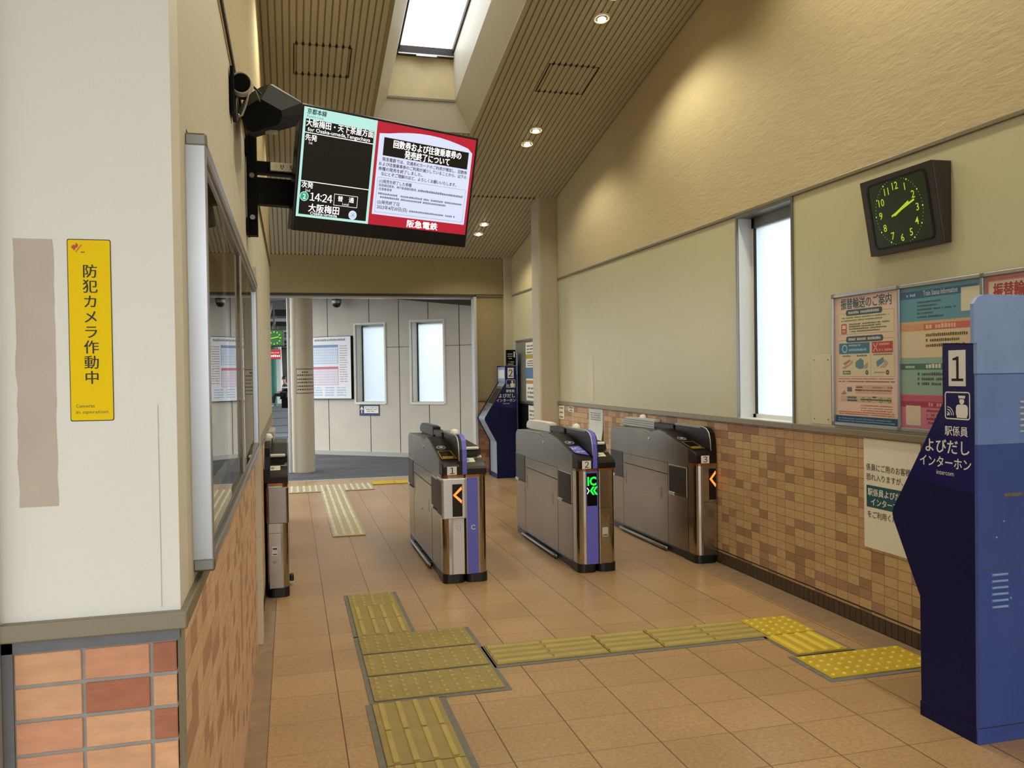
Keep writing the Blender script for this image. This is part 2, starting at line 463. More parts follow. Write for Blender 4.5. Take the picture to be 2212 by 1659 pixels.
class Sheet:
    """draws flat printing on a plane: O origin, U along, V up (unit vectors), N outward; every layer a hair further out"""
    def __init__(s, mb, O, U, V, lift=0.0004):
        s.mb = mb; s.O = Vector(O); s.U = Vector(U); s.V = Vector(V); s.N = s.U.cross(s.V).normalized(); s.k = lift
    def P(s, u, v, L): return s.O + s.U * u + s.V * v + s.N * (s.k * L)
    def poly(s, pts, m, L=1):
        s.mb.add([s.P(u, v, L) for u, v in pts], [tuple(range(len(pts)))], m)
    def rect(s, u0, v0, u1, v1, m, L=1):
        u0, u1 = min(u0, u1), max(u0, u1); v0, v1 = min(v0, v1), max(v0, v1)
        s.poly([(u0, v0), (u1, v0), (u1, v1), (u0, v1)], m, L)
    def rrect(s, u0, v0, u1, v1, r, m, L=1):
        cu, cv = (u0 + u1) / 2, (v0 + v1) / 2
        s.poly([(cu + a, cv + b) for a, b in rrect(abs(u1 - u0), abs(v1 - v0), r)], m, L)
    def outline(s, pts, t, m, L=1):
        n = len(pts); cx = sum(p[0] for p in pts) / n; cy = sum(p[1] for p in pts) / n
        out = [s.P(u, v, L) for u, v in pts]; inn = []
        for i in range(n):
            a, b, c = Vector(pts[i - 1]), Vector(pts[i]), Vector(pts[(i + 1) % n])
            d1 = (b - a).normalized() if (b - a).length > 1e-9 else Vector((0, 0)); d2 = (c - b).normalized() if (c - b).length > 1e-9 else d1
            nn = Vector((-(d1.y + d2.y), d1.x + d2.x))
            if nn.length < 1e-9: nn = Vector((-d1.y, d1.x))
            nn.normalize()
            if nn.dot(Vector((cx, cy)) - b) < 0: nn = -nn
            q = b + nn * t; inn.append(s.P(q.x, q.y, L))
        s.mb.add(out + inn, [(i, (i + 1) % n, n + (i + 1) % n, n + i) for i in range(n)], m)
    def frame(s, u0, v0, u1, v1, t, m, L=1, r=0.0):
        cu, cv = (u0 + u1) / 2, (v0 + v1) / 2
        pts = [(cu + a, cv + b) for a, b in rrect(u1 - u0, v1 - v0, r)] if r > 0 else [(u0, v0), (u1, v0), (u1, v1), (u0, v1)]
        s.outline(pts, t, m, L)
    def disc(s, u, v, r, m, L=1, n=20):
        s.poly([(u + r * math.cos(2 * PI * i / n), v + r * math.sin(2 * PI * i / n)) for i in range(n)], m, L)
    def ring(s, u, v, r, t, m, L=1, n=20, a0=0, a1=360):
        A = []; B = []
        full = a1 - a0 >= 360
        k = n if full else n + 1
        for i in range(k):
            a = math.radians(a0 + (a1 - a0) * i / n)
            A.append(s.P(u + r * math.cos(a), v + r * math.sin(a), L)); B.append(s.P(u + (r - t) * math.cos(a), v + (r - t) * math.sin(a), L))
        s.mb.add(A + B, [(i, (i + 1) % k, k + (i + 1) % k, k + i) for i in range(k if full else k - 1)], m)
    def bar(s, p, q, t, m, L=1):
        p, q = Vector(p), Vector(q); d = (q - p).normalized(); n = Vector((-d.y, d.x)) * t / 2
        s.poly([tuple(p + n), tuple(p - n), tuple(q - n), tuple(q + n)][::-1], m, L)
    def text(s, body, u, v, h, m, L=2, width=None, align='l', bold=0.0, shear=0.0):
        """v: baseline; h: height of a full-width character (em); width: squeeze or stretch the line to it"""
        heavy = bold
        if any(ord(ch) > 0x2000 for ch in body): bold = 0.0
        V, F, x0, x1, y0, y1 = text_geo(body, bold)
        k = h; kx = h if width is None else width / max(1e-6, x1 - x0)
        w = (x1 - x0) * kx
        du = {'l': 0, 'c': -w / 2, 'r': -w}[align]
        # kanji are thickened by overprinting; outline offsetting would clog them
        offs = [(0, 0)] if heavy == bold else [(0, 0), (heavy * h, 0), (-heavy * h, 0), (0, heavy * h * 0.7), (0, -heavy * h * 0.7)]
        for i, (oa, ob) in enumerate(offs):
            s.mb.add([s.P(u + du + (x - x0) * kx + shear * y * k + oa, v + y * k + ob, L + 0.12 * i) for x, y in V], F, m)
    def digits(s, body, u, v, h, pitch, m, L=2, kx=1.0, bold=0.0):
        """figures with a proper flag on the 1: full-width forms set at a chosen pitch; u is the middle of the first figure"""
        for i, ch in enumerate(body):
            V, F, x0, x1, y0, y1 = text_geo(chr(ord(ch) + 0xFEE0), 0.0)
            for j, oa in enumerate((0, bold, -bold) if bold else (0,)):
                s.mb.add([s.P(u + i * pitch + (x - 0.5) * h * kx + oa * h, v + y * h, L + 0.12 * j) for x, y in V], F, m)
    def vtext(s, body, u, v, h, pitch, m, L=2, bold=0.0):
        for i, ch in enumerate(body):
            V, F, x0, x1, y0, y1 = text_geo(ch, 0.0)
            for j, oa in enumerate((0, bold, -bold)):
                s.mb.add([s.P(u + (x - 0.5 + oa) * h, v - i * pitch + (y - 0.38) * h, L + 0.12 * j) for x, y in V], F, m)
    def dashes(s, u0, u1, v, h, m, L=2, seed=0, fill=0.93):
        """one line of print too small to read"""
        rnd = random.Random(seed); x = u0
        while x < u1 - h * 0.4:
            w = h * rnd.uniform(0.5, 0.85)
            if rnd.random() < fill:
                s.rect(x, v, min(x + w, u1), v + h * rnd.uniform(0.75, 1.0), m, L)
            x += w + h * 0.22

def tag(o, label, cat, group=None):
    o['label'] = label; o['category'] = cat
    if group: o['group'] = group
    return o
def struct(o):
    o['kind'] = 'structure'; return o
def empty(name, loc=(0, 0, 0), rotz=0.0, label=None, cat=None, group=None):
    o = bpy.data.objects.new(name, None); COL.objects.link(o); o.empty_display_size = 0.05
    o.location = loc; o.rotation_euler[2] = rotz
    if label: tag(o, label, cat, group)
    return o
KIDS = {}
def children(o):
    return [c for c in bpy.data.objects if c.parent == o]
def copy_tree(o, parent=None):
    c = o.copy(); COL.objects.link(c)
    if parent is not None: c.parent = parent
    for ch in children(o): copy_tree(ch, c)
    return c
# ------------------------------------------------------------------ the setting
XR, XL = 3.125, -0.186
YF, YE = 1.51, 8.95
DADO, TRIM = 1.11, 2.56
def zc(y): return 3.569 + 0.2018 * (9.545 - y)

def wallbox(mb, lo, hi, m): mb.box(lo, hi, m)

b = MB(); b.box((-0.6, -3, -0.12), (XR + 0.25, 11.98, 0), M_FLOOR); struct(b.build('floor'))
b = MB(); b.box((-9, 11.98, -0.14), (7, 19.0, -0.004), M_ASPH); struct(b.build('floor_asphalt_outside'))
b = MB(); b.box((-30, 19.0, -0.16), (20, 75, -0.006), M_GROUND)
for y in (20.6, 22.3, 25.5, 30.0, 36.0): b.box((-12, y, -0.006), (6, y + 0.25, 0.001), M_ASPH)
struct(b.build('ground_platform'))
b = MB()
b.box((-80, -80, -0.4), (80, 90, -0.17), M_GROUND); struct(b.build('ground_outside'))

# --- wall with the tall window
b = MB()
T = XR + 0.22
b.box((XR, -3, DADO), (T, 4.76, TRIM), M_PANEL); b.box((XR, 5.43, DADO), (T, 12.0, TRIM), M_PANEL)
b.box((XR, -3, 0.0), (T, 12.0, DADO), M_PANEL)
poly = [(-3, TRIM), (12.0, TRIM), (12.0, zc(12.0) + 0.1), (-3, zc(-3) + 0.1)]
b.prism(poly, 0, XR - 0.004, T, M_STUCCO)
struct(b.build('wall_right'))
b = MB(); b.box((XR - 0.012, -3, 0.085), (XR + 0.01, 9.62, 1.075), M_BRICKR)
b.box((XR - 0.0145, -3, 0.100), (XR - 0.01, 9.62, 0.107), M_SEAM); struct(b.build('wall_right_tiles'))
b = MB()
mos = mat('dark_base_tile', '#4a3c2c', 0.5, var=0.15, vscale=20)
b.box((XR - 0.009, -3, 0.0), (XR + 0.01, 9.62, 0.085), M_SEAM)
y = 1.0
while y < 9.58:
    b.box((XR - 0.014, y, 0.004), (XR, y + 0.045, 0.082), mos); y += 0.050
struct(b.build('baseboard_right'))
b = MB(); b.box((XR - 0.028, -3, 1.072), (XR + 0.01, 4.735, DADO), M_RAIL, 0.004); b.box((XR - 0.028, 4.735, 1.072), (XR + 0.01, 9.62, DADO), M_RAIL, 0.004)
struct(b.build('trim_dado_right'))
b = MB(); b.box((XR - 0.014, -3, TRIM), (XR + 0.01, 9.62, TRIM + 0.022), M_RAIL, 0.003); b.box((XR - 0.014, 9.9, TRIM), (XR + 0.01, 11.75, TRIM + 0.022), M_RAIL, 0.003)
struct(b.build('trim_upper_right'))

# --- window_1 in that wall
w = MB()
y0, y1, z0, z1, X = 4.76, 5.43, DADO, TRIM, XR
d = 0.125
fr = 0.018
w.box((X - 0.012, y0 - fr, z0 - 0.012), (X + d, y0, z1), M_ALUD); w.box((X - 0.012, y1, z0 - 0.012), (X + d, y1 + fr, z1), M_ALUD)
w.box((X - 0.012, y0, z0 - 0.014), (X + d + 0.03, y1, z0 + 0.004), M_WREV); w.box((X - 0.012, y0, z1 - 0.02), (X + d + 0.03, y1, z1), M_ALUD)
w.box((X + 0.001, y1 - 0.004, z0), (X + d, y1, z1 - 0.02), M_WREV); w.box((X + 0.001, y0, z0), (X + d, y0 + 0.004, z1 - 0.02), M_WREV)
for ya, yb in ((y1 - 0.035, y1 - 0.004), (y0 + 0.004, y0 + 0.035)):
    w.box((X + d - 0.02, ya, z0), (X + d + 0.02, yb, z1), M_WREV)
w.box((X + d - 0.024, y1 - 0.042, z0), (X + d - 0.004, y1 - 0.035, z1), M_SEAM)
w.box((X + d - 0.02, y0, z1 - 0.09), (X + d + 0.02, y1, z1 - 0.02), M_ALUD); w.box((X + d - 0.02, y0, z0), (X + d + 0.02, y1, z0 + 0.03), M_WREV)
win = struct(w.build('window_1'))
g = MB(); g.box((X + d - 0.003, y0 + 0.03, z0 + 0.03), (X + d + 0.003, y1 - 0.03, z1 - 0.08), M_FROST); g.build('pane', win)

# --- corner columns on that wall
b = MB(); b.box((2.885, 9.63, 0), (XR + 0.02, 9.95, zc(9.63) + 0.05), M_COLUMN, 0.03, 3); struct(b.build('column_near'))
b = MB(); b.box((3.0, 11.76, 0), (XR + 0.02, 12.05, zc(11.76) + 0.03), M_COLUMN, 0.01); struct(b.build('column_far'))
b = MB()
b.box((2.6, 11.84, 1.09), (3.02, 11.97, 2.6), M_BEAM); b.box((2.6, 11.835, 0), (3.02, 11.97, 1.07), M_BRICKF)
struct(b.build('wall_back'))
b = MB(); b.box((2.6, 11.815, 1.06), (3.0, 11.86, 1.095), M_RAIL); b.box((2.6, 11.8, TRIM), (3.0, 11.86, TRIM + 0.015), M_RAIL); struct(b.build('trim_back'))
b = MB(); b.box((2.562, 11.80, 0), (2.602, 11.99, 2.575), M_SILVER, 0.004); struct(b.build('trim_doorway'))
b = MB(); b.box((-1.7, 11.80, 2.585), (3.0, 12.08, zc(11.8) + 0.03), M_BEAM, 0.008); struct(b.build('beam'))
b = MB(); b.box((-1.7, 11.80, 2.555), (2.6, 11.86, 2.587), M_DARKB); b.box((-1.7, 11.93, 2.535), (2.56, 12.05, 2.58), M_SILVER, 0.006); struct(b.build('trim_lintel'))
b = MB(); b.box((-1.2, 11.95, -0.001), (2.56, 12.0, 0.006), M_SILVER); struct(b.build('trim_threshold'))

# --- ceiling of narrow slats running down the slope, with the skylight opening
SX0, SX1, SY0, SY1 = 0.80, 1.77, 4.6, 8.2
CX0, CX1, CY0, CY1 = -1.7, XR, -1.5, 11.82
def ceil_slab(mb, x0, x1, ya, yb, lo, hi, m):
    mb.prism([(ya, zc(ya) + lo), (yb, zc(yb) + lo), (yb, zc(yb) + hi), (ya, zc(ya) + hi)], 0, x0, x1, m)
b = MB()
for x0, x1, ya, yb in ((CX0, SX0, CY0, CY1), (SX1, CX1 + 0.2, CY0, CY1), (SX0, SX1, SY1, CY1), (SX0, SX1, CY0, SY0)):
    ceil_slab(b, x0, x1, ya, yb, 0.0, 0.12, M_GROOVE)
PITCH = 0.052
seams = [9.67]
hatches = [(0.075, 0.525, 6.90, 7.335), (2.195, 2.635, 6.89, 7.33)]
def gaps(x):
    g = [(s - 0.006, s + 0.006) for s in seams]
    if SX0 - 0.01 < x < SX1 + 0.01: g.append((SY0 - 0.01, SY1 + 0.01))
    for h0, h1, a, c in hatches:
        if h0 < x < h1: g += [(a - 0.007, a + 0.007), (c - 0.007, c + 0.007)]
    return sorted(g)
x = -0.40
while x < CX1 - 0.02:
    y = CY0
    for a, c in gaps(x) + [(CY1 - 0.012, CY1 + 1)]:
        if a > y: ceil_slab(b, x - 0.0195, x + 0.0195, y, a, -0.009, 0.0, M_CEIL)
        y = max(y, c)
    x += PITCH
# shadow gaps where the slats butt and round the two access hatches
x = -0.374
while x < CX1 - 0.02:
    for s in seams + [CY1 - 0.015]:
        if not (SX0 < x < SX1 and SY0 < s < SY1): ceil_slab(b, x - 0.009, x + 0.009, s - 0.022, s + 0.022, -0.010, 0.0, M_DOT)
    for h0, h1, a, c in hatches:
        if h0 < x < h1:
            for s in (a, c): ceil_slab(b, x - 0.010, x + 0.010, s - 0.018, s + 0.018, -0.010, 0.0, M_DOT)
    x += PITCH
for h0, h1, a, c in hatches:
    for xx in (h0, h1): ceil_slab(b, xx - 0.004, xx + 0.004, a, c, -0.0155, 0.0, M_DOT)
struct(b.build('ceiling'))
# skylight well
L = [(0.80, 1.77, 8.2, 0.0), (0.947, 1.607, 8.13, 0.27), (1.05, 1.59, 8.13, 0.72)]
def ring_pts(i):
    a, c, yb, dz = L[i]
    return [(a, SY0 - 0.05, zc(SY0) + dz), (c, SY0 - 0.05, zc(SY0) + dz), (c, yb, zc(yb) + dz), (a, yb, zc(yb) + dz)]
b = MB()
for i in (0, 1):
    A, B = ring_pts(i), ring_pts(i + 1)
    for k in range(4):
        m = M_PLY if (i == 1 and k == 2) else M_WELL
        b.quad(A[k], A[(k + 1) % 4], B[(k + 1) % 4], B[k], m)
# opaque shell round the well so that it is a real box in the roof
A, B = ring_pts(0), ring_pts(2)
o_ = 0.07
SA = [(0.73, SY0 - 0.1), (1.84, SY0 - 0.1), (1.84, 8.3), (0.73, 8.3)]
bot = [(p[0], p[1], zc(p[1]) + 0.02) for p in SA]; top = [(p[0], p[1], zc(p[1]) + 0.72) for p in SA]
for k in range(4): b.quad(bot[k], bot[(k + 1) % 4], top[(k + 1) % 4], top[k], M_GROOVE)
for k in range(4): b.quad(top[k], top[(k + 1) % 4], B[(k + 1) % 4], B[k], M_GROOVE)
A = ring_pts(1)
e = 0.012
b.box((L[1][0], L[1][2] - 0.016, A[2][2] - 0.012), (L[1][1], L[1][2] - 0.002, A[2][2] + 0.008), M_RAIL)
struct(b.build('skylight_well'))
w = MB()
zt = zc(8.13) + 0.72
w.box((1.05, 8.06, zt - 0.045), (1.59, 8.13, zt + 0.03), M_DARKB); w.box((1.05, 8.05, zt - 0.052), (1.59, 8.06, zt - 0.042), M_ALU)
w.box((1.22, 8.035, zt - 0.07), (1.42, 8.047, zt - 0.055), M_ALU)
for xx in (1.05, 1.575):
    w.prism([(SY0, zc(SY0) + 0.70), (8.13, zt - 0.02), (8.13, zt + 0.03), (SY0, zc(SY0) + 0.75)], 0, xx, xx + 0.015, M_DARKB)
win = struct(w.build('window_skylight'))
g = MB(); g.quad((1.06, SY0, zc(SY0) + 0.725), (1.58, SY0, zc(SY0) + 0.725), (1.58, 8.06, zc(8.06) + 0.725), (1.06, 8.06, zc(8.06) + 0.725), M_SKYG); g.build('pane', win)

# --- ticket office wall
b = MB()
W0, W1, WZ0, WZ1 = 1.735, 4.40, 1.085, 1.945
t = XL - 0.10
b.box((t, YF + 0.12, 1.05), (XL, W0, TRIM), M_WALL); b.box((t, W1, 1.05), (XL, YE, TRIM), M_WALL)
b.box((t, W0, WZ1), (XL, W1, TRIM), M_WALL); b.box((t, W0, 1.05), (XL, W1, WZ0), M_WALL)
b.prism([(YF + 0.12, TRIM), (YE, TRIM), (YE, zc(YE) + 0.1), (YF + 0.12, zc(YF) + 0.1)], 0, t, XL + 0.004, M_STUCCO)
b.box((t, 4.765, 0), (XL, YE, 1.05), M_WALL)
struct(b.build('wall_left'))
b = MB(); b.box((t, YF + 0.12, 0), (XL - 0.008, 4.765, 1.045), M_BRICKL); b.box((XL - 0.02, 4.9, 0.09), (XL + 0.004, YE - 0.01, 1.045), M_BRICKL)
struct(b.build('wall_left_tiles'))
b = MB(); b.box((XL - 0.03, 4.762, 0), (XL + 0.018, 4.93, 2.06), M_WALL, 0.003); struct(b.build('trim_pilaster'))
b = MB(); b.box((t, 4.93, 0), (XL + 0.003, YE, 0.09), M_SEAM); struct(b.build('baseboard_left'))
b = MB()
b.box((-0.46, YF + 0.002, 1.05), (XL, YF + 0.12, zc(YF) + 0.1), M_PIER)
struct(b.build('wall_front'))
b = MB(); b.box((-0.455, YF + 0.006, 0.0), (XL - 0.008, YF + 0.12, 1.05), M_MORTL)
b.box((-0.457, YF + 0.0015, 0.0), (-0.441, YF + 0.02, 1.045), M_GREYM); b.box((-0.457, YF + 0.0015, 1.022), (XL - 0.002, YF + 0.02, 1.045), M_GREYM)
rnd = random.Random(11)
top4 = [(0, 1, 2), (0, 2, 0), (1, 0, 2), (1, 0, 0)]
for r in range(18):
    z1 = 1.0195 - 0.0563 * r; z0 = z1 - 0.0505
    row = top4[r] if r < 4 else [rnd.choice((0, 0, 1, 1, 2)) for _ in range(3)]
    for (xa, xb), ti in zip(((-0.439, -0.3405), (-0.3350, -0.2365), (-0.2310, XL - 0.008)), row):
        if z0 > 0.005: b.box((xa, YF + 0.0025 + rnd.uniform(0, 0.0012), z0), (xb, YF + 0.02, z1), M_TC[ti], 0.0012, 1)
struct(b.build('wall_front_tiles'))
b = MB()
b.box((-0.456, YF - 0.014, 1.043), (XL + 0.012, YF + 0.02, 1.073), M_RAIL, 0.003)
b.box((XL - 0.02, YF + 0.02, 1.043), (XL + 0.012, 4.762, 1.073), M_RAIL, 0.003); b.box((XL - 0.02, 4.93, 1.05), (XL + 0.016, YE, 1.09), M_RAIL, 0.003)
struct(b.build('trim_dado_left'))
b = MB(); b.box((XL - 0.01, YF + 0.13, TRIM + 0.015), (XL + 0.012, YE, TRIM + 0.04), M_DARKB, 0.002); struct(b.build('trim_upper_left'))
b = MB(); b.box((XL - 0.0294, YF + 0.0012, 1.08), (XL - 0.0290, YF + 0.003, 1.42), M_GREYTOP); struct(b.build('trim_pier_joint'))
b = MB(); b.box((-0.474, YF - 0.02, 0), (-0.4575, YF + 0.06, 3.2), M_SILVER, 0.002); b.box((-0.56, YF, 0), (-0.476, YF + 0.06, 3.2), M_ALUD, 0.002); struct(b.build('trim_door_frame'))
b = MB()
inn = mat('office_wall', '#8d8674', 0.7)
b.box((-3.2, YF + 0.1, 0), (-0.56, YF + 0.2, 4.2), M_PIER); b.box((-3.2, YE - 0.1, 0), (t, YE, 4.2), M_PANEL)
b.box((-2.3, YF + 0.2, 0), (-2.2, YE - 0.1, 2.7), inn); b.box((-3.2, YF + 0.1, 2.62), (t, YE, 2.72), inn); b.box((-0.56, YF + 0.12, 0), (t - 0.3, YF + 0.2, 4.2), inn)
b.box((-3.3, YF, 0), (-3.2, YE, 4.2), M_PIER)
struct(b.build('wall_office'))

b = MB()  # unseen entrance walls added to hold back high daylight from the pier
b.box((-3.3, -3.2, 3.1), (XR + 0.22, -3.0, 7.5), M_PANEL); b.box((-3.5, -3.2, 3.1), (-3.3, YF + 0.1, 7.5), M_PANEL); b.box((-3.3, YF + 0.1, 2.5), (-0.47, YF + 0.2, 7.5), M_PIER)
b.box((-3.3, -3.2, 0), (-3.1, -3.0, 3.1), M_PANEL); b.box((2.6, -3.2, 0), (XR + 0.22, -3.0, 3.1), M_PANEL)
struct(b.build('wall_entrance_added'))
b = MB(); b.box((-3.3, -3, -0.12), (-0.6, YF + 0.15, 0), M_FLOOR); struct(b.build('floor_entrance'))
b = MB(); ceil_slab(b, -3.5, CX0, -3.2, YF + 0.2, 0.0, 0.12, M_CEIL); ceil_slab(b, CX0, XR + 0.22, -3.2, CY0, 0.0, 0.12, M_CEIL); struct(b.build('ceiling_entrance_added'))  # unseen roof added over the entrance to cut the light from above

# --- sliding ticket-office window (window_2): frame stands proud of the wall
w = MB()
xo = XL + 0.037
FZ0, FZ1 = 1.092, 1.93
w.box((XL - 0.03, W0 - 0.018, FZ0), (xo, W0 + 0.004, FZ1), M_ALU, 0.003)
w.box((XL - 0.03, W1 - 0.02, FZ0), (xo - 0.006, W1 + 0.02, FZ1 + 0.006), M_ALU, 0.004)
w.box((XL - 0.03, W0, FZ1 - 0.030), (xo - 0.002, W1, FZ1), M_ALU, 0.003); w.box((XL - 0.03, W0, FZ1 - 0.046), (xo - 0.010, W1, FZ1 - 0.028), M_ALUD, 0.003)
w.box((XL - 0.03, W0, FZ0), (xo - 0.002, W1, FZ0 + 0.026), M_ALU, 0.003); w.box((XL - 0.03, W0, FZ0 + 0.024), (xo - 0.010, W1, FZ0 + 0.040), M_ALUD, 0.003)
win = struct(w.build('window_2'))
for za, zb_ in ((FZ1 - 0.022, FZ1 + 0.003), (FZ0 - 0.003, FZ0 + 0.022)):
    cap = MB(); cap.box((XL - 0.002, W0 - 0.0195, za), (xo + 0.0015, W0 + 0.006, zb_), M_ALUD, 0.004); cap.build('corner_cap', win)
n = 4
for i in range(n):
    ya = W0 + 0.005 + (W1 - W0 - 0.03) * i / n; yb = W0 + 0.005 + (W1 - W0 - 0.03) * (i + 1) / n + 0.03
    xx = xo - 0.012 - 0.008 * (i % 2)
    s_ = MB(); s_.quad((xx, ya, FZ0 + 0.03), (xx, min(yb, W1 - 0.02), FZ0 + 0.03), (xx, min(yb, W1 - 0.02), FZ1 - 0.035), (xx, ya, FZ1 - 0.035), M_OGLASS); pn = s_.build('sliding_pane', win)
    if i:
        e_ = MB(); e_.box((xx - 0.003, ya, FZ0 + 0.03), (xx + 0.003, ya + 0.012, FZ1 - 0.035), M_LGREY); e_.build('pane_edge', pn)
# pale sheet added inside, imitating the opposite wall's reflection in the glass
b = MB(); b.box((XL - 0.17, W0, 1.25), (XL - 0.168, W1 + 0.1, 2.1), mat('office_reflection_tone', '#b7ad95', 0.7, var=0.06, vscale=3)); b.box((XL - 0.18, W0, 1.235), (XL - 0.158, W1 + 0.1, 1.25), M_ALUD); b.build('reflection_sheet', win)

# --- angled wall of the passage beyond the opening
AX, AY = 0.421, 16.058
EX, EY = 0.7797, -0.6271
MW = Matrix(((EX, -EY, 0, AX), (EY, EX, 0, AY), (0, 0, 1, 0), (0, 0, 0, 1)))
wins = [(0.944, 1.560, 0.965, 2.36), (2.109, 2.750, 0.965, 2.37)]
b = MB(MW)
H = 3.05
xs = [-0.35] + [v for q in wins for v in q[:2]] + [4.3]
for a, c in ((xs[0], xs[1]), (xs[2], xs[3]), (xs[4], xs[5])): b.box((a, 0, 0), (c, 0.25, H), M_CONC)
for s0, s1, z0, z1 in wins:
    b.box((s0, 0, 0), (s1, 0.25, z0), M_CONC); b.box((s0, 0, z1), (s1, 0.25, H), M_CONC)
for s_ in (0.331, 1.239, 1.858, 2.453, 3.06):
    inw = [q for q in wins if q[0] < s_ < q[1]]
    segs = [(0.07, inw[0][2] - 0.04), (inw[0][3] + 0.04, H)] if inw else [(0.07, H)]
    for a, c in segs: b.box((s_ - 0.007, -0.001, a), (s_ + 0.007, 0.01, c), M_SEAM)
for a, c in ((1.59, 2.08), (2.78, 4.3)): b.box((a, -0.001, 1.937), (c, 0.01, 1.946), M_SEAM)
struct(b.build('wall_passage'))
b = MB(MW); b.box((-0.35, -0.03, -0.004), (4.3, 0.0, 0.07), mat('grey_skirting', '#a5a49e', 0.6)); struct(b.build('baseboard_passage'))
for i, (s0, s1, z0, z1) in enumerate(wins):
    w = MB(MW)
    for lo, hi in (((s0 - 0.03, -0.022, z0 - 0.03), (s0, 0.03, z1 + 0.03)), ((s1, -0.022, z0 - 0.03), (s1 + 0.03, 0.03, z1 + 0.03)), ((s0, -0.022, z0 - 0.04), (s1, 0.03, z0)), ((s0, -0.022, z1), (s1, 0.03, z1 + 0.03))):
        w.box(lo, hi, M_WINF)
    for lo, hi in (((s0, 0.03, z0), (s0 + 0.004, 0.25, z1)), ((s1 - 0.004, 0.03, z0), (s1, 0.25, z1)), ((s0, 0.03, z0), (s1, 0.25, z0 + 0.004)), ((s0, 0.03, z1 - 0.004), (s1, 0.25, z1))):
        w.box(lo, hi, M_WINF)
    w.box((s0 + 0.004, 0.19, z0), (s0 + 0.022, 0.24, z1), M_SEAM); w.box((s0, 0.2, z1 - 0.03), (s1, 0.24, z1 - 0.004), M_ALUD)
    win = struct(w.build('window_%d' % (i + 3)))
    g = MB(MW); g.box((s0 + 0.02, 0.205, z0 + 0.004), (s1 - 0.004, 0.215, z1 - 0.03), M_FROST); g.build('pane', win)
b = MB(MW); b.prism([(1.40, 2.835), (3.7, 2.55), (3.7, 3.06), (1.40, 3.06)], 1, -0.25, -0.02, M_DARKB); struct(b.build('beam_passage'))
b = MB(); b.prism([(-0.45, 12.05), (4.2, 12.05), (4.2, 13.2), (-0.45, 16.9)], 2, 2.90, 3.06, M_CANOPY); struct(b.build('ceiling_passage'))
b = MB(); b.cyl((0.178, 13.20, -0.004), (0.178, 13.20, 2.93), 0.168, M_COLUMN, 40, caps=True); struct(b.build('column_round'))
b = MB(); b.box((-0.04, 13.02, -0.004), (0.006, 13.07, 2.93), M_SILVER, 0.01); struct(b.build('trim_column_pipe'))
# ------------------------------------------------------------------ ticket gates
GL = 1.74
def plan(x0, x1, y0, y1, r, n=5, rr=None, rl=None):
    """column outline in plan with its two front corners rounded"""
    pts = [(x1, y1), (x0, y1)]
    rl = r if rl is None else rl; rr = r if rr is None else rr
    for i in range(n + 1):
        t = PI + (PI / 2) * i / n; pts.append((x0 + rl + rl * math.cos(t), y0 + rl + rl * math.sin(t)))
    for i in range(n + 1):
        t = 1.5 * PI + (PI / 2) * i / n; pts.append((x1 - rr + rr * math.cos(t), y0 + rr + rr * math.sin(t)))
    return pts

def foot_part(root, x0, x1, two=False):
    b = MB()
    if two:
        xm = (x0 + x1) / 2
        b.prism(plan(x0 - 0.004, xm - 0.004, -0.004, 0.2, 0.045), 2, 0, 0.062, M_BLACK); b.prism(plan(xm + 0.004, x1 + 0.004, -0.004, 0.2, 0.045), 2, 0, 0.062, M_BLACK)
        b.box((x0 + 0.002, 0.19, 0), (x1 - 0.002, GL - 0.01, 0.058), M_BLACK, 0.006)
    else:
        b.prism(plan(x0 - 0.004, x1 + 0.002, -0.004, 0.2, 0.045), 2, 0, 0.062, M_BLACK)
        b.box((x0 + 0.002, 0.19, 0), (x1 - 0.002, GL - 0.01, 0.058), M_BLACK, 0.006)
    b.build('foot', root)

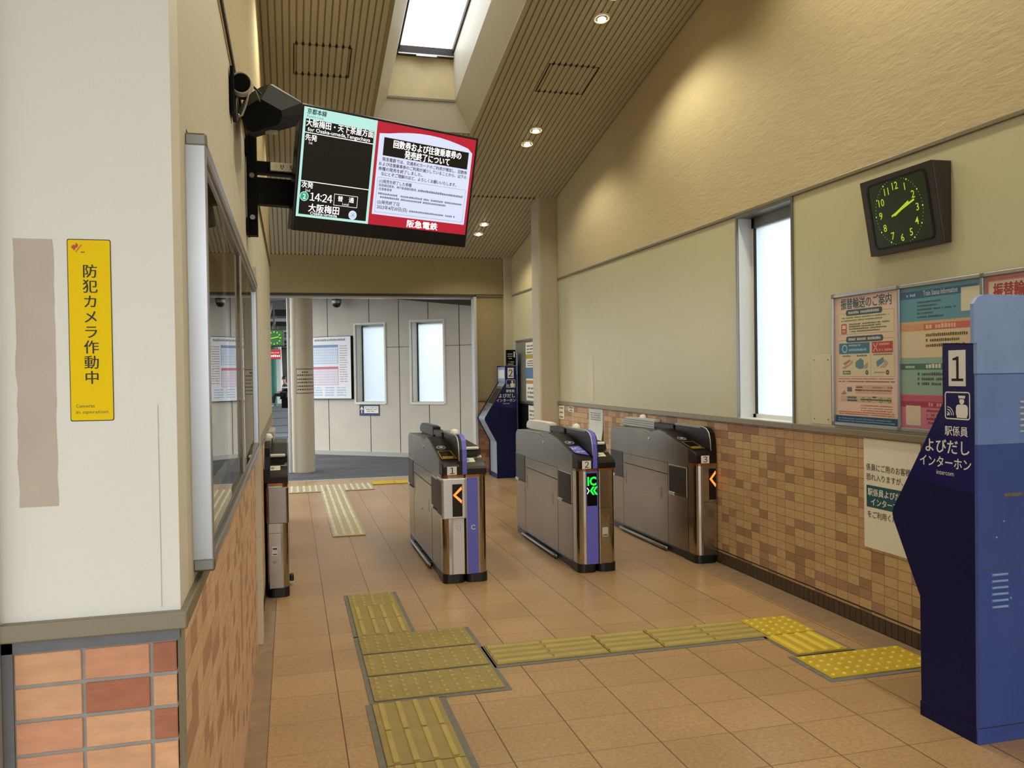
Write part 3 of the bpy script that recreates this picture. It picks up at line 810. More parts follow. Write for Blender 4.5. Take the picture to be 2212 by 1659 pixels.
SIDE = [(0.13, 0.058), (GL, 0.058), (GL, 0.895), (GL - 0.035, 0.932), (1.2, 0.945), (0.98, 0.948), (0.90, 0.934), (0.82, 0.937), (0.74, 0.964), (0.66, 0.970), (0.52, 0.952), (0.13, 0.858)]
def reader_half(root, x0, x1, kind, number, rr=0.012):
    """half with the card reader: body, column, head, flaps; kind slot or card"""
    b = MB(); b.prism(SIDE, 0, x0, x1 - 0.001, M_STEELS, 0.003, 1)
    body = b.build('body', root)
    s = MB()
    xs_ = x0 - 0.0008
    for (ya, za), (yb, zb_), t in (((0.5, 0.717), (1.42, 0.711), 0.003), ((0.5, 0.622), (1.42, 0.626), 0.007)):
        s.prism([(ya, za - t / 2), (yb, zb_ - t / 2), (yb, zb_ + t / 2), (ya, za + t / 2)], 0, xs_, x0 + 0.004, M_SEAM)
    for yy in (0.495, 1.435): s.box((xs_, yy - 0.002, 0.06), (x0 + 0.004, yy + 0.002, 0.72), M_SEAM)
    for yy in (1.36,): s.box((xs_, yy - 0.002, 0.44), (x0 + 0.004, yy + 0.002, 0.56), M_SEAM)
    s.box((xs_, 0.6, 0.41), (x0 + 0.004, 0.635, 0.50), M_ALUD)
    s.build('seam', body)
    k = MB(); k.cyl((x0 - 0.004, 0.95, 0.385), (x0 + 0.004, 0.95, 0.385), 0.010, M_SILVER); k.cyl((x0 - 0.005, 0.95, 0.385), (x0 + 0.004, 0.95, 0.385), 0.004, M_BLACK)
    k.build('lock', body)
    k = MB(); k.cyl((x0 - 0.004, 0.86, 0.885), (x0 + 0.004, 0.86, 0.885), 0.012, M_SILVER); k.build('lock', body)
    # flap housings on the side
    for (ya, yb, za, zb_, nm) in ((0.165, 0.465, 0.49, 0.70, 'flap_door'), (GL - 0.315, GL - 0.012, 0.50, 0.722, 'flap_door')):
        p = MB(); p.box((x0 - 0.006, ya, za), (x0 + 0.004, yb, zb_), M_DOORP, 0.003)
        p.box((x0 - 0.0035, ya - 0.01, za - 0.012), (x0 + 0.003, yb + 0.008, zb_ + 0.01), M_STEEL, 0.002)
        fd = p.build(nm, root)
        q = MB(); q.box((x0 - 0.013, yb - 0.10, za - 0.022), (x0 + 0.002, yb - 0.005, za + 0.004), M_SILVER, 0.004); q.box((x0 - 0.01, ya, za - 0.012), (x0 + 0.002, yb - 0.1, za - 0.004), M_SEAM)
        q.build('flap_catch', fd)
    # front column
    c = MB(); c.prism(plan(x0, x1, 0, 0.14, 0.055, rr=rr), 2, 0.06, 0.737, M_STEEL, smooth=False); col_ = c.build('front_column', root)
    r_ = MB(); r_.prism(plan(x0 - 0.003, x1, -0.003, 0.15, 0.056, rr=rr), 2, 0.737, 0.755, M_AMBER); r_.build('lamp_ring', root)
    # dark head
    h = MB()
    h.prism([(0.0, 0.757), (0.0, 0.812), (0.008, 0.828), (0.03, 0.842), (0.13, 0.866), (0.135, 0.862), (0.135, 0.757)], 0, x0 - 0.002, x1, M_BROWN, 0.006, 2)
    h.prism([(0.12, 0.855), (0.12, 0.868), (0.52, 0.962), (0.66, 0.978), (0.72, 0.974), (0.72, 0.95), (0.52, 0.94)], 0, x0 + 0.004, x1, M_BROWN)
    h.prism([(0.78, 0.94), (0.98, 0.955), (GL - 0.04, 0.940), (GL - 0.04, 0.925), (0.98, 0.93)], 0, x0 + 0.006, x1, M_ALUD)
    head = h.build('head', root)
    def slope(u, v, L):  # on the sloping reader face
        pass
    ang = math.atan2(0.962 - 0.868, 0.40)
    S_ = MB(); sh = Sheet(S_, (x0, 0.12, 0.8685), (1, 0, 0), (0, math.cos(ang), math.sin(ang)), 0.0006)
    W_ = x1 - x0
    sh.rrect(0.012, 0.17, W_ - 0.045, 0.285, 0.02, M_GLASSB, 1)
    pts = [(0.05 + 0.035 * math.cos(2 * PI * i / 24), 0.225 + 0.042 * math.sin(2 * PI * i / 24)) for i in range(24)]
    sh.poly(pts, M_READER, 2); sh.outline(pts, 0.004, M_LGREY, 3)
    sh.rect(0.04, 0.215, 0.062, 0.24, M_LGREY, 4)
    S_.build('card_reader', root)
    if kind == 'slot':
        S_ = MB(); sh = Sheet(S_, (x0, 0.12, 0.8685), (1, 0, 0), (0, math.cos(ang), math.sin(ang)), 0.0006)
        sh.poly([(0.018, -0.03), (0.110, -0.03), (0.098, 0.130), (0.016, 0.130)], M_GLASSB, 3)
        sh.outline([(0.010, -0.04), (0.118, -0.04), (0.104, 0.142), (0.008, 0.142)], 0.009, M_GOLD, 4)
        sh.rect(0.022, -0.028, 0.10, 0.018, M_GOLD, 4)
        S_.build('ticket_slot', root)
    else:
        S_ = MB(); sh = Sheet(S_, (x0, 0.12, 0.8685), (1, 0, 0), (0, math.cos(ang), math.sin(ang)), 0.0006)
        sh.poly([(0.012, -0.02), (0.10, -0.085), (0.105, 0.0), (0.095, 0.135), (0.012, 0.135)], M_PURPLE, 2)
        sh.text('IC', 0.052, 0.055, 0.072, M_WHITE, 4, align='c', bold=0.01)
        sh.text('専用', 0.062, -0.012, 0.036, M_WHITE, 4, align='c', bold=0.01)
        # the sheet folds over the edge of the head
        f_ = Sheet(S_, (x0, -0.0012, 0.757), (1, 0, 0), (0, 0, 1), 0.0006)
        S_.build('card_only_label', root)
    S_ = MB(); sh = Sheet(S_, (x0, -0.0015, 0.757), (1, 0, 0), (0, 0, 1), 0.0008)
    sx = W_ * 0.5 - 0.012 if kind != 'wall' else W_ * 0.55
    sh.rect(sx - 0.034, 0.000, sx + 0.034, 0.058, M_WHITE, 1); sh.digits(number, sx + 0.002, 0.007, 0.060, 0.05, M_INK, 2, 1.0, 0.012)
    S_.build('number_sticker', root)
    # low bumper bar
    p = MB(); p.tube([(x0 - 0.016, 0.48, 0.026), (x0 - 0.022, 0.50, 0.026), (x0 - 0.022, GL - 0.28, 0.026), (x0 - 0.016, GL - 0.26, 0.026)], 0.013, M_ALUD)
    for yy in (0.55, 1.0, GL - 0.33): p.box((x0 - 0.022, yy, 0.018), (x0 + 0.006, yy + 0.03, 0.034), M_BLACK)
    p.build('bumper_bar', root)

def sensor_rail(root, x0, x1, stripe, dome_y, end=None):
    b = MB()
    prof = [(0.004, 0.757), (0.0, 0.85), (0.008, 0.93), (0.03, 0.985), (0.07, 1.012), (0.13, 1.022), (0.60, 1.022), (0.60, 0.985), (1.02, 0.985), (1.02, 1.0), (GL - 0.02, 1.0), (GL - 0.02, 0.945), (1.2, 0.94), (0.7, 0.935), (0.3, 0.87), (0.1, 0.757)]
    b.prism(prof, 0, x0, x1, M_BROWN)
    r_ = b.build('sensor_rail', root)
    c = MB(); c.prism([(0.16, 1.008), (0.16, 1.026), (0.61, 1.028), (0.61, 1.008)], 0, x0 - 0.004, x1 + 0.004, M_GREYTOP, 0.004, 2)
    c.build('rail_top', r_)
    c = MB(); c.box((x0 - 0.012, 0.62, 0.968), (x1 + 0.006, 1.0, 1.012), M_BROWN, 0.004); c.build('rail_box', r_)
    pts = [(1.0, 0.952), (1.0, 1.03), (1.1, 1.036), (GL - 0.12, 1.03), (GL - 0.05, 1.012), (GL - 0.02, 0.985), (GL - 0.03, 0.952), (GL - 0.2, 0.945)]
    c = MB(); c.prism(pts, 0, x0 - 0.016, x1 + 0.008, end or M_LGREY, 0.008, 2)
    for zz in () if end else (0.972, 0.992, 1.010): c.box((x0 - 0.0175, 1.01, zz), (x0 - 0.014, GL - 0.06, zz + 0.003), M_SEAM)
    c.build('rail_end', r_)
    # outline arch at the front end
    arch = [(0.004, 0.757), (0.0, 0.85), (0.008, 0.93), (0.03, 0.985), (0.07, 1.012), (0.13, 1.022), (0.17, 1.024)]
    if stripe:
        V = []
        s = MB()
        n_ = len(arch)
        A = [(stripe[0], y - 0.004 if z < 1.0 else y, z + (0.004 if z > 0.98 else 0.0)) for y, z in arch]; B = [(stripe[1], a[1], a[2]) for a in A]
        s.add(A + B, [(i, n_ + i, n_ + i + 1, i + 1) for i in range(n_ - 1)], M_PURPLE)
        A2 = [(a[0], a[1] + 0.03, a[2]) for a in A]; 
        s.build('stripe', r_)
    c = MB()
    c.tube([(x0 - 0.001, y - 0.001, z + 0.001) for y, z in arch[1:]], 0.004, M_SILVER, 6)
    c.build('edge_trim', r_)
    d = MB(); d.lathe([(0.033, 0), (0.032, 0.010), (0.026, 0.022), (0.015, 0.030), (0.0005, 0.033)], ((x0 + x1) / 2, dome_y, 1.027 if dome_y < 0.6 else 1.034), M_WHITE, 18)
    d.build('lamp_dome', r_)

def exit_half(root, x0, x1, curve=True):
    """the half that faces away: lower brown head with a white card holder and a sticker"""
    b = MB()
    body = [(0.13, 0.058), (GL, 0.058), (GL, 0.895), (GL - 0.04, 0.93), (1.2, 0.94), (0.7, 0.935), (0.3, 0.925), (0.13, 0.86)]
    b.prism(body, 0, x0 + 0.001, x1, M_STEELS, 0.003, 1); b.build('body', root)
    c = MB(); c.prism(plan(x0, x1, 0, 0.14, 0.05, rl=0.012), 2, 0.06, 0.737, M_STEEL); c.build('front_column', root)
    r_ = MB(); r_.prism(plan(x0, x1 + 0.003, -0.003, 0.15, 0.052, rl=0.012), 2, 0.737, 0.755, M_AMBER); r_.build('lamp_ring', root)
    h = MB()
    h.prism([(0.0, 0.757), (0.0, 0.795), (0.012, 0.812), (0.06, 0.832), (0.17, 0.868), (0.185, 0.918), (0.20, 0.928), (0.9, 0.952), (0.9, 0.935), (0.22, 0.905), (0.22, 0.757)], 0, x0, x1 + 0.002, M_BROWN, 0.004, 2)
    h.build('head', root)
    k = MB(); k.box((x0 + 0.014, 0.165, 0.912), (x1 - 0.012, 0.20, 0.932), M_WHITE, 0.008, 3); k.build('holder_lip', root)
    ang = math.atan2(0.868 - 0.832, 0.11)
    S_ = MB(); sh = Sheet(S_, (x0, 0.06, 0.8325), (1, 0, 0), (0, math.cos(ang), math.sin(ang)), 0.0008)
    W_ = x1 - x0
    sh.rrect(0.02, 0.005, 0.09, 0.075, 0.006, M_OFFW, 1); sh.rrect(0.03, 0.02, 0.05, 0.055, 0.004, M_GREYTOP, 2); sh.dashes(0.055, 0.085, 0.035, 0.006, M_GREYM, 2, 3)
    S_.build('notice_sticker', root)

def column_panels(root, items):
    """flat hatches, locks and outlets let into the front columns"""
    for nm, fn in items:
        m = MB(); fn(m); m.build(nm, root)

def led_display(root, x0, x1, z0, z1, y, what):
    m = MB(); m.box((x0, y, z0), (x1, y + 0.01, z1), M_GLASSB)
    d = m.build('display', root)
    s = MB(); sh = Sheet(s, (x0, y, z0), (1, 0, 0), (0, 0, 1), 0.0008)
    W_, H_ = x1 - x0, z1 - z0
    if what == '<':
        t = 0.016; zc_ = H_ * 0.665; hh = H_ * 0.265
        sh.poly([(0.004, zc_), (W_ - 0.006, zc_ + hh), (W_ - 0.003, zc_ + hh - 0.022), (0.004 + 0.020, zc_)], M_LEDO, 1)
        sh.poly([(0.004, zc_), (0.004 + 0.020, zc_), (W_ - 0.003, zc_ - hh + 0.022), (W_ - 0.006, zc_ - hh)], M_LEDO, 1)
    else:
        sh.text('IC', W_ / 2, H_ - 0.088, 0.086, M_LEDG, 1, align='c', bold=0.035, width=W_ * 0.88)
        zc_ = H_ - 0.128
        for du in (0.0, 0.024):
            sh.poly([(0.022 + du, zc_), (0.044 + du, zc_ + 0.030), (0.060 + du, zc_ + 0.030), (0.038 + du, zc_)], M_LEDG, 1)
            sh.poly([(0.022 + du, zc_), (0.038 + du, zc_), (0.060 + du, zc_ - 0.030), (0.044 + du, zc_ - 0.030)], M_LEDG, 1)
        sh.poly([(0.004, zc_ + 0.025), (0.020, zc_), (0.004, zc_ - 0.025), (0.0, zc_ - 0.02), (0.012, zc_), (0.0, zc_ + 0.02)], M_LEDGW, 1)
    s.build('led_symbol', d)

GROUP = 'row of ticket gates'
# gate against the ticket-office wall: only an exit half and the rail
g0 = empty('ticket_gate', (-0.165, 5.75, 0), 0, 'slim steel ticket gate against the ticket-office wall, without a purple stripe or a number', 'ticket gate', GROUP)
foot_part(g0, 0, 0.135)
exit_half(g0, 0.0, 0.135); sensor_rail(g0, -0.012, 0.026, None, 0.42)
m = MB(); m.prism(plan(-0.004, 0.139, -0.022, 0.1, 0.02), 2, 0.492, 0.730, M_STEELS, 0.004, 1); m.build('front_box', g0)
m = MB(); sh = Sheet(m, (0, -0.001, 0), (1, 0, 0), (0, 0, 1), 0.0008)
sh.rrect(0.028, 0.275, 0.066, 0.340, 0.004, M_SILVER, 1); sh.rect(0.033, 0.318, 0.061, 0.328, M_SEAM, 2); sh.rect(0.033, 0.284, 0.061, 0.290, M_SEAM, 2);
m.build('power_outlet', g0)
m = MB(); m.cyl((0.045, -0.004, 0.235), (0.045, 0.004, 0.235), 0.011, M_ALUD); m.build('lock', g0)
m = MB(); m.box((0.012, -0.0008, 0.425), (0.084, 0.004, 0.427), M_SEAM); m.build('seam', g0)
m = MB(); m.box((0.135, 0.30, 0.03), (0.165, 0.36, 0.075), M_BLACK, 0.008); m.build('stop_block', g0)

# gate 1
g1 = empty('ticket_gate', (1.009, 5.75, 0), 0, 'steel ticket gate numbered one, orange chevron in a raised white box beside a violet stripe', 'ticket gate', GROUP)
foot_part(g1, 0, 0.31, True)
reader_half(g1, 0, 0.155, 'slot', '1'); exit_half(g1, 0.157, 0.31); sensor_rail(g1, 0.118, 0.158, (0.140, 0.172), 0.26, M_BROWN)
m = MB(); m.prism(plan(-0.012, 0.164, -0.030, 0.175, 0.02), 2, 0.455, 0.733, M_SILVER, 0.005, 1); m.box((-0.0135, 0.0, 0.475), (-0.011, 0.170, 0.715), M_DOORP); fb = m.build('front_box', g1)
led_display(fb, 0.060, 0.130, 0.470, 0.695, -0.0315, '<')
m = MB(); m.prism(plan(0.168, 0.246, -0.003, 0.02, 0.004), 2, 0.062, 0.733, M_PURPLE); st = m.build('stripe', g1)
m = MB(); sh = Sheet(m, (0, -0.0035, 0), (1, 0, 0), (0, 0, 1), 0.0008)
sh.ring(0.212, 0.385, 0.017, 0.005, M_WHITE, 1, 16, 30, 330); m.build('lock_ring', st)
m = MB(); sh = Sheet(m, (0, -0.001, 0), (1, 0, 0), (0, 0, 1), 0.0008)
sh.rect(0.066, 0.064, 0.145, 0.452, M_SILVER, 1); sh.frame(0.095, 0.37, 0.122, 0.40, 0.003, M_ALUD, 2); m.build('service_door_or_glare', g1)  # silver area: bright reflection in the steel column put in as colour
m = MB(); m.box((0.155, -0.0012, 0.062), (0.158, 0.02, 0.735), M_SEAM); m.build('seam', g1)

# gate 2
g2 = empty('ticket_gate', (2.002, 5.75, 0), 0, 'steel ticket gate numbered two with a violet IC label and a green lit sign', 'ticket gate', GROUP)
foot_part(g2, 0, 0.285, True)
reader_half(g2, 0, 0.150, 'card', '2'); exit_half(g2, 0.152, 0.285); sensor_rail(g2, 0.112, 0.154, (0.112, 0.146), 0.42, M_WHITE)
m = MB(); m.prism(plan(0.058, 0.148, -0.003, 0.02, 0.004), 2, 0.062, 0.735, M_PURPLE); st = m.build('stripe', g2)
led_display(st, 0.062, 0.140, 0.486, 0.724, -0.004, 'IC')
m = MB(); m.box((0.056, -0.0012, 0.466), (0.234, 0.02, 0.4685), M_SEAM); m.box((0.150, -0.0012, 0.062), (0.1525, 0.02, 0.735), M_SEAM); m.build('seam', g2)
m = MB(); sh = Sheet(m, (0, -0.001, 0), (1, 0, 0), (0, 0, 1), 0.0008)
sh.frame(0.170, 0.10, 0.270, 0.465, 0.002, M_ALUD, 1); sh.rect(0.172, 0.352, 0.268, 0.354, M_ALUD, 1)
for u in (0.19, 0.225): sh.rect(u, 0.38, u + 0.003, 0.41, M_ALU, 1)
m.build('service_door_or_glare', g2)
m = MB(); sh = Sheet(m, (0, -0.001, 0), (1, 0, 0), (0, 0, 1), 0.0008)
sh.rrect(0.177, 0.256, 0.222, 0.325, 0.004, M_LGREY, 2); sh.rect(0.183, 0.262, 0.216, 0.274, M_ALUD, 3); m.build('power_outlet', g2)

# gate 3 against the tiled wall
g3 = empty('ticket_gate', (2.937, 5.75, 0), 0, 'steel ticket gate numbered three against the brown tiled wall, orange chevron on its front', 'ticket gate', GROUP)
foot_part(g3, 0, 0.168)
reader_half(g3, 0, 0.172, 'slot', '3', 0.006); sensor_rail(g3, 0.124, 0.168, None, 1.31)
led_display(g3, 0.104, 0.164, 0.480, 0.715, -0.001, '<')
m = MB(); m.box((0.056, -0.0010, 0.462), (0.168, 0.02, 0.4645), M_SEAM); m.build('seam', g3)

# ------------------------------------------------------------------ departure monitor on its wall bracket
tv_yaw, tv_tilt = math.radians(23.52), math.radians(13.48)
R_ = Matrix.Rotation(tv_yaw, 4, 'Z') @ Matrix.Rotation(tv_tilt, 4, 'X') @ Matrix.Rotation(math.radians(0.16), 4, 'Y')
tv = empty('departure_monitor')
tv.matrix_world = Matrix.Translation((0.5025, 4.232, 2.4277)) @ R_
tag(tv, 'wide flat departure screen with a thick black lower bezel tilted down from the wall bracket', 'monitor')
TW, TH = 1.0, 0.5772
b = MB(); b.box((-TW / 2, -0.004, -TH / 2), (TW / 2, 0.05, TH / 2), M_SCREENB, 0.006); b.box((-0.25, 0.05, -0.2), (0.25, 0.09, 0.2), M_BLACKM, 0.01)
b.build('housing', tv)
SW0, SW1, SH0, SH1 = -TW / 2 + 0.014, TW / 2 - 0.016, -TH / 2 + 0.068, TH / 2 - 0.012
E_CY = glow('screen_cyan', '#b6e9e2', 0.92); E_BK = glow('screen_black', '#121214', 0.35); E_RD = glow('screen_red', '#b81f36', 0.85)
E_LV = glow('screen_lavender', '#d5dcf8', 0.95); E_WH = glow('screen_white', '#ffffff', 1.0); E_DK = glow('screen_ink', '#15161c', 0.2); E_GR = glow('screen_green', '#28a878', 0.85); E_GY = glow('screen_grey_text', '#7c8198', 0.7)
b = MB(); sh = Sheet(b, (SW0, -0.0042, SH0), (1, 0, 0), (0, 0, 1), 0.0005)
SWd, SHt = SW1 - SW0, SH1 - SH0
LX = SWd * 0.392       # the timetable third
sh.rect(0, 0, SWd, SHt, E_BK, 0.5)
sh.rect(0, 0, LX, SHt, E_CY, 1)
sh.rect(0.012, 0.012, LX - 0.014, SHt - 0.052, E_BK, 2)
sh.rect(LX, 0, SWd, SHt, E_RD, 1)
px0, px1 = LX + 0.016, SWd - 0.016
pz0, pz1 = 0.052, SHt - 0.052
arc = [(px0, pz0), (px1, pz0), (px1, pz1 - 0.02)]
for i in range(9): t = i / 8; arc.append((px1 - 0.03 - (px1 - px0 - 0.08) * t, pz1 - 0.015 + 0.046 * math.sin(PI * (0.12 + 0.88 * t * 0.86))))
arc.append((px0, pz1 - 0.004))
sh.poly(arc, E_LV, 2)
tx0, tx1 = px0 + 0.028, px1 - 0.022
sh.rect(tx0, pz1 - 0.105, tx1, pz1 - 0.018, E_BK, 3)
sh.frame(px0 + 0.014, pz0 + 0.012, px1 - 0.014, pz0 + 0.182, 0.0018, E_GY, 3)
for z in (SHt - 0.113, 0.165): sh.rect(0.012, z - 0.0018, LX - 0.014, z + 0.0018, E_WH, 3)
scr = b.build('screen', tv)
b = MB(); sh = Sheet(b, (SW0, -0.0042, SH0), (1, 0, 0), (0, 0, 1), 0.0005)
sh.text('京都本線', 0.016, SHt - 0.028, 0.027, E_DK, 4, width=0.096, bold=0.02)
sh.text('Kyoto Line', 0.016, SHt - 0.045, 0.016, E_GY, 4, width=0.082)
sh.text('大阪梅田・天下茶屋方面', 0.015, SHt - 0.082, 0.036, E_WH, 4, width=LX - 0.032, bold=0.02)
sh.text('for Osaka-umeda,Tengachaya', 0.024, SHt - 0.106, 0.024, E_WH, 4, width=LX - 0.056, bold=0.01)
sh.text('先発', 0.016, SHt - 0.145, 0.030, E_WH, 4, bold=0.02); sh.text('1st', 0.036, SHt - 0.163, 0.017, E_WH, 4)
sh.text('次発', 0.016, 0.137, 0.030, E_WH, 4, bold=0.02); sh.text('2nd', 0.036, 0.118, 0.017, E_WH, 4)
sh.disc(0.034, 0.095, 0.022, E_CY, 4); sh.disc(0.034, 0.095, 0.0185, E_GR, 5); sh.text('2', 0.034, 0.083, 0.034, E_WH, 6, align='c', bold=0.01)
sh.digits('14', 0.0745, 0.079, 0.050, 0.026, E_WH, 4, 0.92, 0.014); sh.digits('24', 0.1375, 0.079, 0.050, 0.026, E_WH, 4, 0.92, 0.014); sh.disc(0.119, 0.105, 0.0035, E_WH, 4, 10); sh.disc(0.119, 0.086, 0.0035, E_WH, 4, 10)
sh.frame(0.186, 0.070, 0.312, 0.125, 0.003, E_WH, 4); sh.text('普　通', 0.249, 0.094, 0.028, E_WH, 4, width=0.085, align='c', bold=0.02); sh.text('Local', 0.249, 0.076, 0.017, E_WH, 4, align='c')
sh.text('大阪梅田', 0.060, 0.030, 0.042, E_WH, 4, width=0.158, bold=0.02); sh.text('Osaka-umeda', 0.070, 0.0145, 0.020, E_WH, 4, width=0.14, bold=0.01)
sh.disc(0.292, 0.034, 0.022, E_LV, 4); sh.frame(0.282, 0.026, 0.303, 0.043, 0.002, E_GR, 5); sh.disc(0.2925, 0.034, 0.004, E_GR, 5, 8)
cx = (tx0 + tx1) / 2
sh.text('回数券および往復乗車券の', cx + 0.004, pz1 - 0.058, 0.041, E_WH, 5, width=(tx1 - tx0) * 0.80, align='c', bold=0.03)
sh.text('発売終了について', cx + 0.004, pz1 - 0.099, 0.041, E_WH, 5, width=(tx1 - tx0) * 0.53, align='c', bold=0.03)
bw_ = px1 - px0 - 0.03
for i, (t_, u_, w_) in enumerate((('阪急電鉄では、交通系ICカードのご利用が増加し、回数券', 0.03, bw_ - 0.02), ('および往復乗車券のご利用が減少していることから、以下の', 0.012, bw_ - 0.002), ('券種の発売を終了しました。', 0.012, bw_ * 0.48), ('なにとぞご理解のほど、よろしくお願いいたします。', 0.03, bw_ * 0.85))):
    sh.text(t_, px0 + u_, pz1 - 0.130 - i * 0.0235, 0.020, E_DK, 4, width=w_, bold=0.018)
sh.text('(1)発売を終了した券種', px0 + 0.024, pz0 + 0.157, 0.020, E_DK, 4, width=0.185, bold=0.015)
sh.text('阪急線回数券、神戸高速線回数券、', px0 + 0.024, pz0 + 0.139, 0.0145, E_DK, 4, width=0.22, bold=0.012)
sh.dashes(px0 + 0.25, px1 - 0.03, pz0 + 0.139, 0.012, E_GY, 4, 4)
sh.text('往復乗車券', px0 + 0.024, pz0 + 0.121, 0.0145, E_DK, 4, width=0.075, bold=0.012)
for i, (u_, e_) in enumerate(((0.024, 0.03), (0.036, 0.13))): sh.dashes(px0 + u_, px1 - e_, pz0 + 0.099 - i * 0.0165, 0.010, E_GY, 4, 5 + i)
sh.text('(2)発売終了日', px0 + 0.024, pz0 + 0.055, 0.020, E_DK, 4, width=0.125, bold=0.015)
sh.text('2023年4月30日(日)', px0 + 0.024, pz0 + 0.030, 0.022, E_DK, 4, width=0.175, bold=0.012)
sh.dashes(px0 + 0.21, px1 - 0.06, pz0 + 0.031, 0.010, E_GY, 4, 9)
sh.text('阪急電鉄', (LX + SWd) / 2 + 0.02, 0.010, 0.040, E_WH, 4, width=0.185, align='c', bold=0.03)
b.build('screen_lettering', scr)

br = empty('monitor_bracket', (XL, 4.15, 2.1), 0, 'black steel wall pole with arms that carry the departure screen', 'bracket')
def rel(o): return Matrix.Translation(-Vector(o.location))
b = MB(rel(br)); b.box((XL + 0.005, 4.12, 2.125), (XL + 0.052, 4.19, 2.66), M_BLACKM, 0.004); b.box((XL + 0.003, 4.08, 2.13), (XL + 0.012, 4.23, 2.20), M_BLACKM); b.box((XL + 0.003, 4.08, 2.50), (XL + 0.012, 4.23, 2.57), M_BLACKM)
b.build('pole', br)
for zz in (2.205, 2.40):
    b = MB(rel(br)); b.cyl((XL + 0.03, 4.10, zz), (XL + 0.03, 4.125, zz), 0.012, M_ALUD, 10); b.build('bolt', br)
b = MB(rel(br)); b.prism([(XL + 0.05, 4.13), (0.02, 4.155), (0.23, 4.215), (0.23, 4.26), (XL + 0.05, 4.185)], 2, 2.42, 2.475, M_BLACKM); b.build('upper_arm', br)
b = MB(rel(br)); b.prism([(XL + 0.05, 4.135), (0.02, 4.165), (0.23, 4.25), (0.23, 4.285), (XL + 0.05, 4.19)], 2, 2.275, 2.40, M_BLACKM); b.build('lower_arm', br)
so = empty('power_strip', (-0.02, 4.1, 2.44), 0, 'small beige socket strip fixed on the upper arm of the monitor bracket', 'socket')
b = MB(rel(so)); d_ = Vector((0.468, 0.08, 0)).normalized(); n_ = Vector((d_.y, -d_.x, 0))
p0 = Vector((-0.075, 4.12 + 0.08 * (0.065 / 0.468), 0)); 
sk = []
for a, c in ((0, -0.0), (0.125, -0.0)): pass
q = [p0 + n_ * 0.006, p0 + d_ * 0.125 + n_ * 0.006, p0 + d_ * 0.125 + n_ * 0.026, p0 + n_ * 0.026]
b.prism([(v.x, v.y) for v in q], 2, 2.428, 2.466, M_OFFW, 0.002); b.build('case', so)
for u in (0.045, 0.09):
    b = MB(rel(so)); sh = Sheet(b, tuple(p0 + n_ * 0.0265 + Vector((0, 0, 2.428))), tuple(d_), (0, 0, 1), 0.0006)
    sh.rect(u, 0.012, u + 0.004, 0.028, M_INK, 1); sh.rect(u + 0.010, 0.014, u + 0.014, 0.028, M_INK, 1); sh.disc(u + 0.007, 0.010, 0.003, M_INK, 1, 8)
    b.build('outlet_holes', so)

# equipment box above it
bx = empty('equipment_box', (-0.05, 3.8, 2.6), 0, 'angular matt black equipment box hung high on the wall above the monitor bracket', 'equipment box')
b = MB(rel(bx))
rA = [(-0.176, 2.497), (-0.15, 2.557), (-0.087, 2.601), (-0.058, 2.611), (0.064, 2.546), (0.069, 2.505), (0.041, 2.453), (-0.115, 2.399), (-0.144, 2.41)]
rC = [(-0.157, 2.422), (-0.138, 2.456), (-0.101, 2.482), (-0.085, 2.487), (-0.014, 2.45), (-0.011, 2.426), (-0.027, 2.396), (-0.117, 2.364), (-0.134, 2.37)]
rB = [(-0.176, 2.612), (-0.145, 2.673), (-0.08, 2.718), (-0.051, 2.728), (0.066, 2.662), (0.070, 2.619), (0.051, 2.567), (-0.108, 2.511), (-0.139, 2.522)]
prof = rA
bm = bmesh.new()
dz_ = Vector(bx.location)
A = [bm.verts.new((x, 3.45, z)) for x, z in rA]; Bv = [bm.verts.new((x, 3.80, z)) for x, z in rB]; Cv = [bm.verts.new((x, 3.25, z)) for x, z in rC]
n_ = len(prof)
for i in range(n_):
    j = (i + 1) % n_
    bm.faces.new((A[i], A[j], Bv[j], Bv[i])); bm.faces.new((Cv[i], Cv[j], A[j], A[i]))
bm.faces.new(Cv[::-1]); bm.faces.new(Bv)
bmesh.ops.recalc_face_normals(bm, faces=bm.faces[:])
b.frombm(bm, M_BLACKM); b.build('case', bx)
for (x, z, yy) in ((-0.140, 2.440, 3.265), (-0.075, 2.385, 3.345)):
    t_ = MB(rel(bx)); t_.box((x, yy - 0.012, z), (x + 0.045, yy - 0.004, z + 0.014), M_LGREY); t_.build('white_tag', bx)
cc = empty('cable_reel', (-0.15, 3.12, 2.5), 0, 'coil of grey cable round a black drum on the wall plate beside the equipment box', 'cable')
b = MB(rel(cc)); b.cyl((-0.148, 3.10, 2.494), (-0.148, 3.20, 2.494), 0.030, M_BLACKM, 20); b.box((XL + 0.004, 3.04, 2.375), (XL + 0.016, 3.18, 2.53), M_BLACKM, 0.002); b.box((XL + 0.01, 3.13, 2.485), (-0.148, 3.17, 2.503), M_BLACKM); b.build('drum', cc)
b = MB(rel(cc))
for k in range(3): b.tube([(-0.148 + (0.034 + 0.002 * k) * math.cos(a), 3.105 + 0.010 * k, 2.494 + (0.036 + 0.002 * k) * math.sin(a)) for a in [2 * PI * i / 24 for i in range(24)]], 0.0038, M_LGREY, 6, True)
b.tube([(-0.122, 3.11, 2.47), (-0.130, 3.13, 2.445), (-0.140, 3.15, 2.42), (-0.150, 3.16, 2.397), (-0.160, 3.16, 2.393), (-0.163, 3.17, 2.402)], 0.004, M_LGREY, 6)
b.tube([(-0.122, 3.11, 2.50), (-0.10, 3.18, 2.50), (-0.085, 3.245, 2.503)], 0.003, M_BLACK, 6); b.tube([(-0.12, 3.12, 2.512), (-0.10, 3.20, 2.495), (-0.09, 3.245, 2.478)], 0.0025, M_LGREY, 6)
b.build('cable', cc)
